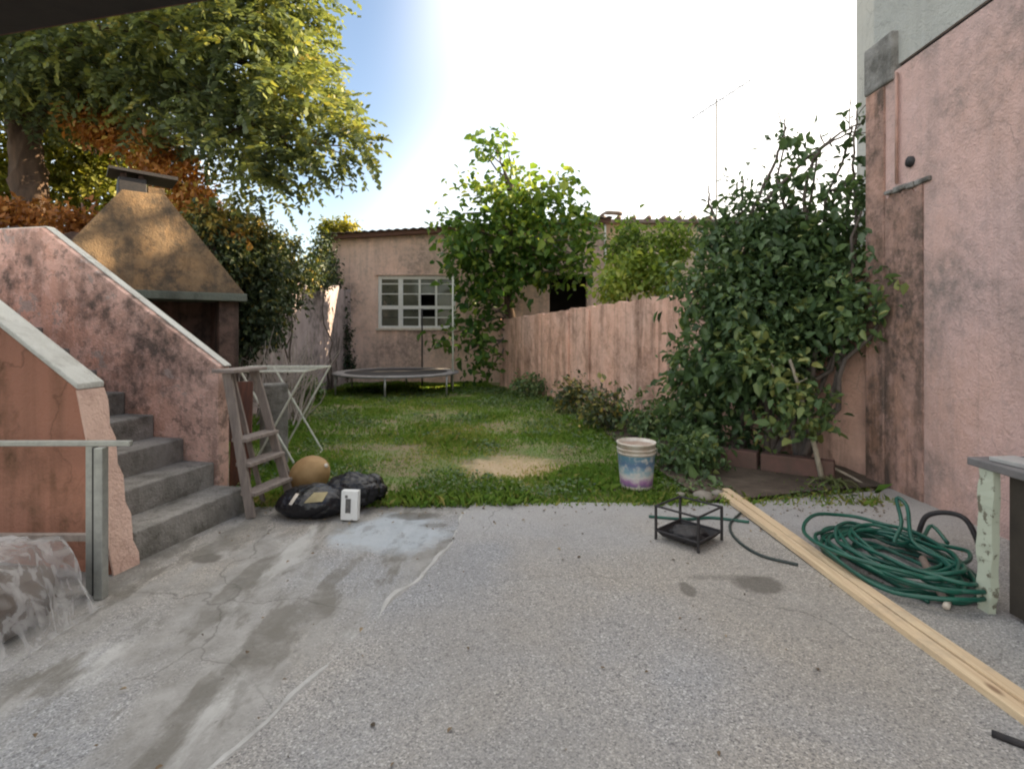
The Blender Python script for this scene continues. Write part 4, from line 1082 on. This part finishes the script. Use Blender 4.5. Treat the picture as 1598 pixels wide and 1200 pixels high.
# ------------------------------------------------------------------ iron brazier stand
bz = thing('fire_stand', (1.12, 3.62, .05), 'black square iron fire stand with ash tray near the lawn edge', 'stand')
cx_, cy_ = 1.155, 3.56; ca, sa = math.cos(.74), math.sin(.74)
def rot(a, b): return (cx_ + ca * a - sa * b, cy_ + sa * a + ca * b)
h_ = .15
cor = [rot(-h_, -h_), rot(h_, -h_), rot(h_, h_), rot(-h_, h_)]
for p in cor:
    m = MB(); m.tube([(p[0], p[1], .052), (p[0], p[1], .272)], .0095, 6); m.build('leg', M['black_iron'], bz)
for zz_, nm in ((.268, 'top_bar'), (.11, 'lower_bar')):
    for i in range(4):
        p, q_ = cor[i], cor[(i + 1) % 4]
        m = MB(); m.tube([(p[0], p[1], zz_), (q_[0], q_[1], zz_)], .007, 6); m.build(nm, M['black_iron'], bz)
m = MB(); k_ = .98
cc2 = [rot(-h_ * k_, -h_ * k_), rot(h_ * k_, -h_ * k_), rot(h_ * k_, h_ * k_), rot(-h_ * k_, h_ * k_)]
ci = [rot(-h_ * .8, -h_ * .8), rot(h_ * .8, -h_ * .8), rot(h_ * .8, h_ * .8), rot(-h_ * .8, h_ * .8)]
m.add([(*p, .105) for p in cc2] + [(*p, .07) for p in ci], [(0, 1, 5, 4), (1, 2, 6, 5), (2, 3, 7, 6), (3, 0, 4, 7), (4, 5, 6, 7)]); m.build('ash_tray', M['black_iron'], bz)
blob('coals', (cx_, cy_, .09), (.13, .13, .045), M['black_iron'], bz, 5, .35, 5, .075, 14)

# ------------------------------------------------------------------ planks
for i, (dx, dz, ly, lab) in enumerate(((0, .0, 4.50, 'pale pine plank on the patio, the one nearer the middle of the yard'), (.066, .003, 4.57, 'pale pine plank on the patio, the one nearer the hose'))):
    m = MB(); a = Vector((1.73 + dx, ly, .069 + dz)); b = Vector((1.82 + dx, 1.2, .069 + dz)); nseg = 14
    dd = (b - a); L_ = dd.length; dd.normalize(); sd_ = dd.cross(UP).normalized(); r = np.random.default_rng(i + 60)
    for k in range(nseg + 1):
        c_ = a + dd * L_ * k / nseg + UP * (.006 * math.sin(k * .5 + i)) + sd_ * .004 * math.sin(k * .37 + i)
        for (u_, v_) in ((-.031, -.016), (.031, -.016), (.031, .016), (-.031, .016)):
            m.v.append(tuple(c_ + sd_ * u_ + UP * v_))
    for k in range(nseg):
        for j in range(4): m.f.append((k * 4 + j, k * 4 + (j + 1) % 4, k * 4 + 4 + (j + 1) % 4, k * 4 + 4 + j))
    m.f += [(3, 2, 1, 0), tuple(nseg * 4 + j for j in range(4))]
    tag(m.build('plank', M['pine'], None, False, .003), lab, 'plank', 'pine planks on the patio')

# ------------------------------------------------------------------ hoses
r = np.random.default_rng(17)
pts = []
for k in range(13 * 16):
    t = k / 16 * 2 * math.pi; lap = k / 16
    ra = .25 + .09 * math.sin(lap * 2.3) + .04 * math.sin(lap * 5.1); rb_ = .38 + .10 * math.cos(lap * 1.7)
    ccx = 2.20 + .05 * math.sin(lap * 3.1); ccy = 3.13 + .08 * math.cos(lap * 2.2)
    z = .062 + .008 * lap + .03 * abs(math.sin(t * 1.5 + lap)) * (lap > 3) + r.normal() * .004
    pts.append((ccx + ra * math.cos(t), ccy + rb_ * math.sin(t), z))
pts += [(2.36, 3.2, .17), (2.41, 3.32, .34), (2.40, 3.40, .37), (2.36, 3.30, .25), (2.25, 3.2, .17), (2.48, 3.3, .16), (2.62, 3.4, .2), (2.6, 3.25, .15)]
hs = thing('green_hose', (2.36, 3.45, .05), 'tangled coil of green garden hose against the pink wall', 'hose')
m = MB(); m.tube(spline(pts, 900), .0115, 7); m.build('coil', M['hose'], hs, True)
m = MB(); m.tube(spline([(2.08, 2.72, .065), (2.04, 3.0, .062), (2.0, 3.3, .063), (2.05, 3.6, .062), (2.2, 3.75, .062), (2.4, 3.65, .07), (2.48, 3.2, .09), (2.26, 2.80, .07), (2.16, 2.70, .07)], 120), .0115, 7); m.build('loose_loop', M['hose'], hs, True)
m = MB(); m.tube([(2.16, 2.70, .07), (2.12, 2.66, .07)], .016, 8); m.build('nozzle', M['white_plastic'], hs, True)
h2 = thing('thin_dark_hose', (1.6, 3.6, .05), 'thin dark hose looping on the patio left of the planks', 'hose')
m = MB(); m.tube(spline([(1.66, 3.16, .06), (1.50, 3.3, .06), (1.46, 3.55, .06), (1.52, 3.8, .06), (1.66, 4.0, .06), (1.70, 4.05, .06)], 60), .009, 7); m.build('loop', M['dark_hose'], h2, True)
m = MB(); m.tube(spline([(1.0, 3.98, .06), (1.25, 3.92, .06), (1.45, 3.95, .06), (1.68, 3.86, .06)], 40), .010, 7); m.build('tail', M['hose'], h2, True)

# ------------------------------------------------------------------ workbench, rod, scraps
wb = thing('workbench', (2.7, 2.2, .05), 'old dark workbench with a peeling pale green leg at the right edge', 'workbench')
m = MB(); m.hexa([(2.30, .9, .735), (3.06, .9, .735), (3.10, 2.80, .735), (2.32, 2.78, .735), (2.30, .9, .775), (3.06, .9, .775), (3.10, 2.80, .775), (2.32, 2.78, .775)]); m.build('top', simple('grey_boards', (.12, .115, .115), (.19, .18, .18), 6, .8, 0, .3, 20), wb, bevel=.006)
m = MB(); N_ = 16; r = np.random.default_rng(9)
for k in range(N_ + 1):
    z = .05 + .685 * k / N_; off = .045 * k / N_; wv = .043 + .004 * math.sin(k * 1.1) - .012 * (k < 2)
    for (a, b) in ((-.006, -wv), (.03, -wv), (.03, wv), (-.006, wv)):
        m.v.append((2.305 + off * .6 + a + r.normal() * .002, 2.66 + off * .3 + b, z))
for k in range(N_):
    for j in range(4): m.f.append((k * 4 + j, k * 4 + (j + 1) % 4, k * 4 + 4 + (j + 1) % 4, k * 4 + 4 + j))
m.f += [(3, 2, 1, 0), tuple(N_ * 4 + j for j in range(4))]
g = G('peeling_green_paint'); pe = g.ramp(g.noise(16, 8, .65), [(.56, 0), (.6, 1)])
c = g.mix(pe, g.mix(g.noise(5), (.40, .45, .35), (.50, .53, .43)), (.16, .15, .11)); g.bump(pe, .4, .004)
m.build('leg', g.fin(c, .8), wb)
m = MB(); m.box(2.375, 2.40, .95, 2.6, .07, .735); m.build('shade_panel_side', simple('painted_shade', (.03, .024, .018), (.05, .04, .03), 5, .85), wb)  # near-black sheet standing in for the shade under the bench top
m = MB(); m.box(2.41, 3.0, 2.55, 2.58, .07, .735); m.build('shade_panel_end', bpy.data.materials['painted_shade'], wb)  # same painted shade closing the far end
for (x, y) in ((2.36, 1.0), (3.0, 1.0), (3.0, 2.66)):
    m = MB(); m.box(x - .035, x + .035, y - .035, y + .035, .05, .735); m.build('leg', M['old_wood'], wb)
m = MB(); m.obox((2.55, 2.30, .777), (1, .1, 0), (-.1, 1, 0), UP, (-.1, .3), (-.9, .18), (0, .03))
tag(m.build('white_board', simple('white_board', (.7, .69, .66), (.6, .58, .55), 6, .6), None, False, .004), 'white board lying on the old workbench top', 'board')
m = MB(); m.obox((2.30, 2.58, .777), (1, .1, 0), (-.1, 1, 0), UP, (.06, .2), (-.9, .1), (0, .022))
tag(m.build('grey_strip', simple('grey_strip', (.42, .42, .41), (.32, .31, .3), 6, .7), None, False, .004), 'narrow grey board along the workbench edge', 'board')
m = MB(); m.tube([(2.16, 2.72, .075), (2.24, 2.92, .115), (2.30, 3.05, .14)], .02, 8)
tag(m.build('iron_bar', M['roof_metal'], None, True), 'short rusty iron bar leaning on the hose beside the green leg', 'bar')
m = MB(); m.tube([(1.62, 1.84, .06), (1.75, 1.72, .06), (1.9, 1.62, .06)], .012, 7)
tag(m.build('dark_stick', M['black_iron'], None, True), 'short dark stick on the patio at the bottom right corner', 'stick')
m = MB(); m.tube(spline([at(1300, 730, 5.1), at(1330, 745, 4.95), at(1362, 765, 4.75)], 10), .012, 7)
for v in range(1): pass
tag(m.build('garden_stick', M['pale_bark'], None, True), 'thin pale stick leaning at the base of the pink wall', 'stick')
hb = thing('bent_tube', (2.75, 3.75, .05), 'black bent tube standing among the hose loops by the wall', 'bent tube')
m = MB(); m.tube(spline([(2.70, 3.62, .06), (2.74, 3.60, .19), (2.82, 3.52, .24), (2.86, 3.42, .22), (2.88, 3.34, .06)], 24), .016, 7); m.build('tube', M['black_iron'], hb, True)

# rubble by the planks
for i, (x, y, s_, lab) in enumerate(((1.55, 4.42, .09, 'largest pale stone at the lawn edge behind the fire stand'), (1.70, 4.50, .06, 'small stone beside the far end of the planks'), (1.38, 4.45, .05, 'small grey stone left of the largest lawn edge stone'))):
    o = blob('stone', (x, y, .07), (s_, s_ * .8, s_ * .55), simple('stone%d' % i, (.3, .27, .23), (.2, .18, .15), 9, .95), None, 70 + i, .25, 2, .03, 10)
    tag(o, lab, 'stone', 'stones at the lawn edge')

# ------------------------------------------------------------------ steel frame and plastic bundle, bottom left
fr = thing('steel_frame', (-2.4, 2.84, .04), 'galvanised steel frame with double post standing before the near stair wall', 'frame')
def sq(p, q_, s_=.04): m = MB(); m.bar(p, q_, s_, s_, (0, 1, 0)); return m
sq((-3.3, 2.84, .83), (-1.985, 2.84, .83), .028).build('top_rail', M['galv'], fr, bevel=.003)
sq((-2.205, 2.86, .04), (-2.205, 2.86, .815)).build('post', M['galv'], fr, bevel=.003)
sq((-2.12, 2.81, .04), (-2.12, 2.81, .815), .045).build('post', M['galv'], fr, bevel=.003)
sq((-2.16, 2.835, .045), (-2.16, 2.835, .81), .03).build('dark_channel', M['black_iron'], fr)
sq((-3.3, 2.87, .33), (-2.23, 2.87, .33), .035).build('lower_rail', M['old_wood'], fr, bevel=.003)
sq((-3.25, 2.84, .04), (-3.25, 2.84, .815)).build('post', M['galv'], fr, bevel=.003)

pb = thing('wrapped_bundle', (-2.4, 2.45, .04), 'bulky bundle wrapped in wrinkled clear plastic at the bottom left', 'bundle')
m = MB(); m.box(-3.2, -2.17, 2.26, 2.66, .045, .31); m.build('contents', simple('bundle_grey_brown', (.17, .125, .095), (.075, .06, .05), 2.5, .8), pb, bevel=.09)
g = G('clear_plastic_sheet')
g.bump(g.math('ADD', g.noise(7, 8, .65, None, 1.2), g.math('MULTIPLY', g.noise(30, 4), .3)), .9, .03)
g.fin((.80, .80, .80), .10)
tl_ = g.n('ShaderNodeBsdfTranslucent'); tl_.inputs[0].default_value = (.85, .85, .86, 1)
mx0 = g.n('ShaderNodeMixShader'); mx0.inputs[0].default_value = .5
g.nt.links.new(g.b.outputs[0], mx0.inputs[1]); g.nt.links.new(tl_.outputs[0], mx0.inputs[2])
trn = g.n('ShaderNodeBsdfTransparent'); mxs = g.n('ShaderNodeMixShader')
fz = g.n('ShaderNodeLayerWeight'); fz.inputs[0].default_value = .35
g.put(mxs.inputs[0], g.math('ADD', g.ramp(g.noise(6, 3, .5, g.co((1, 2.0, 1.4), (0, .3, .6)), 1.2), [(.46, .05), (.60, .42)]), g.math('MULTIPLY', fz.outputs['Facing'], .4), True))
g.nt.links.new(trn.outputs[0], mxs.inputs[1]); g.nt.links.new(mx0.outputs[0], mxs.inputs[2])
g.nt.links.new(mxs.outputs[0], g.nt.nodes['Material Output'].inputs[0])
r = np.random.default_rng(31); m = MB(); nu, nv = 70, 60
for i in range(nu + 1):
    for j in range(nv + 1):
        u = i / nu; v = j / nv
        x = -3.35 + 1.32 * u; y = 2.02 + .70 * v
        ex = min(max((x + 2.05) / -.16, 0), 1)
        ey = min(max((y - 2.13) / .17, 0), 1) * min(max((2.73 - y) / .08, 0), 1)
        base = .345 * (ex * ey) ** .55
        wr = float(abs(vnoise(np.array(x), np.array(y), 8, 12))) * -.05 + .02 + float(vnoise(np.array(x * 1.0), np.array(y), 24, 14)) * .007
        m.v.append((x + wr, y + wr * .6, max(.046, base + .05 + wr)))
for i in range(nu):
    for j in range(nv):
        a = i * (nv + 1) + j; m.f.append((a, a + nv + 1, a + nv + 2, a + 1))
m.build('plastic_sheet', g.m, pb, True)

# ------------------------------------------------------------------ far details
an = thing('television_antenna', (6.7, 18, 0), 'thin television antenna mast rising above the climber', 'antenna')
m = MB(); top = at(1118, 155, 18); m.tube([(top.x, 18, -.05), (top.x, 18, top.z)], .024, 6); m.build('mast', M['aerial'], an)
m = MB(); a = at(1080, 185, 18); b = at(1172, 125, 18); m.tube([a, b], .018, 6)
for k in range(7):
    p = a.lerp(b, k / 6); m.tube([p + Vector((-.25, .3, .12)), p + Vector((.25, -.3, -.12))], .010, 5)
m.build('boom', M['aerial'], an)
sdsh = thing('satellite_dish', (-11.5, 20, 0), 'pale satellite dish on a mast glimpsed through the large tree', 'satellite dish')
c0 = at(322, 222, 20)
m = MB(); m.tube([(c0.x, 20.1, -.05), (c0.x, 20.1, c0.z)], .05, 8); m.build('mast', M['galv'], sdsh)
m = MB(); m.lathe([(.001, 0), (.2, .03), (.4, .12)], (0, 0, 0), 24); Rt = Matrix.Rotation(math.radians(50), 4, 'X')
m.v = [tuple(c0 + Rt @ Vector(v)) for v in m.v]; m.build('dish', M['white_frame'], sdsh, True)

# ------------------------------------------------------------------ litter and crumbs on the paving
r = np.random.default_rng(91); n = 420
x = r.uniform(-2.0, 3.0, n); y = 4.28 - np.abs(r.normal(size=n)) * .35
far_ = r.random(n) < .3
x = np.where(far_, r.uniform(-1.8, 2.9, n), x); y = np.where(far_, r.uniform(1.6, 4.2, n), y)
x = np.where(r.random(n) < .25, 2.0 + .9 * r.random(n), x)
P = np.stack([x, y, np.full(n, .056)], 1)
d = r.normal(size=(n, 3)) * [1, 1, .15]; L = r.uniform(.008, .03, n)
quads('leaf_litter', leafverts(P, d, np.array([0, 0, 1.0]) + r.normal(size=(n, 3)) * .25, L, L * .6), LD_, None, .4 + r.normal(size=n) * .3)
tag(bpy.data.objects['leaf_litter'], 'small dry leaves and crumbs scattered on the patio', 'litter', None, 'stuff')
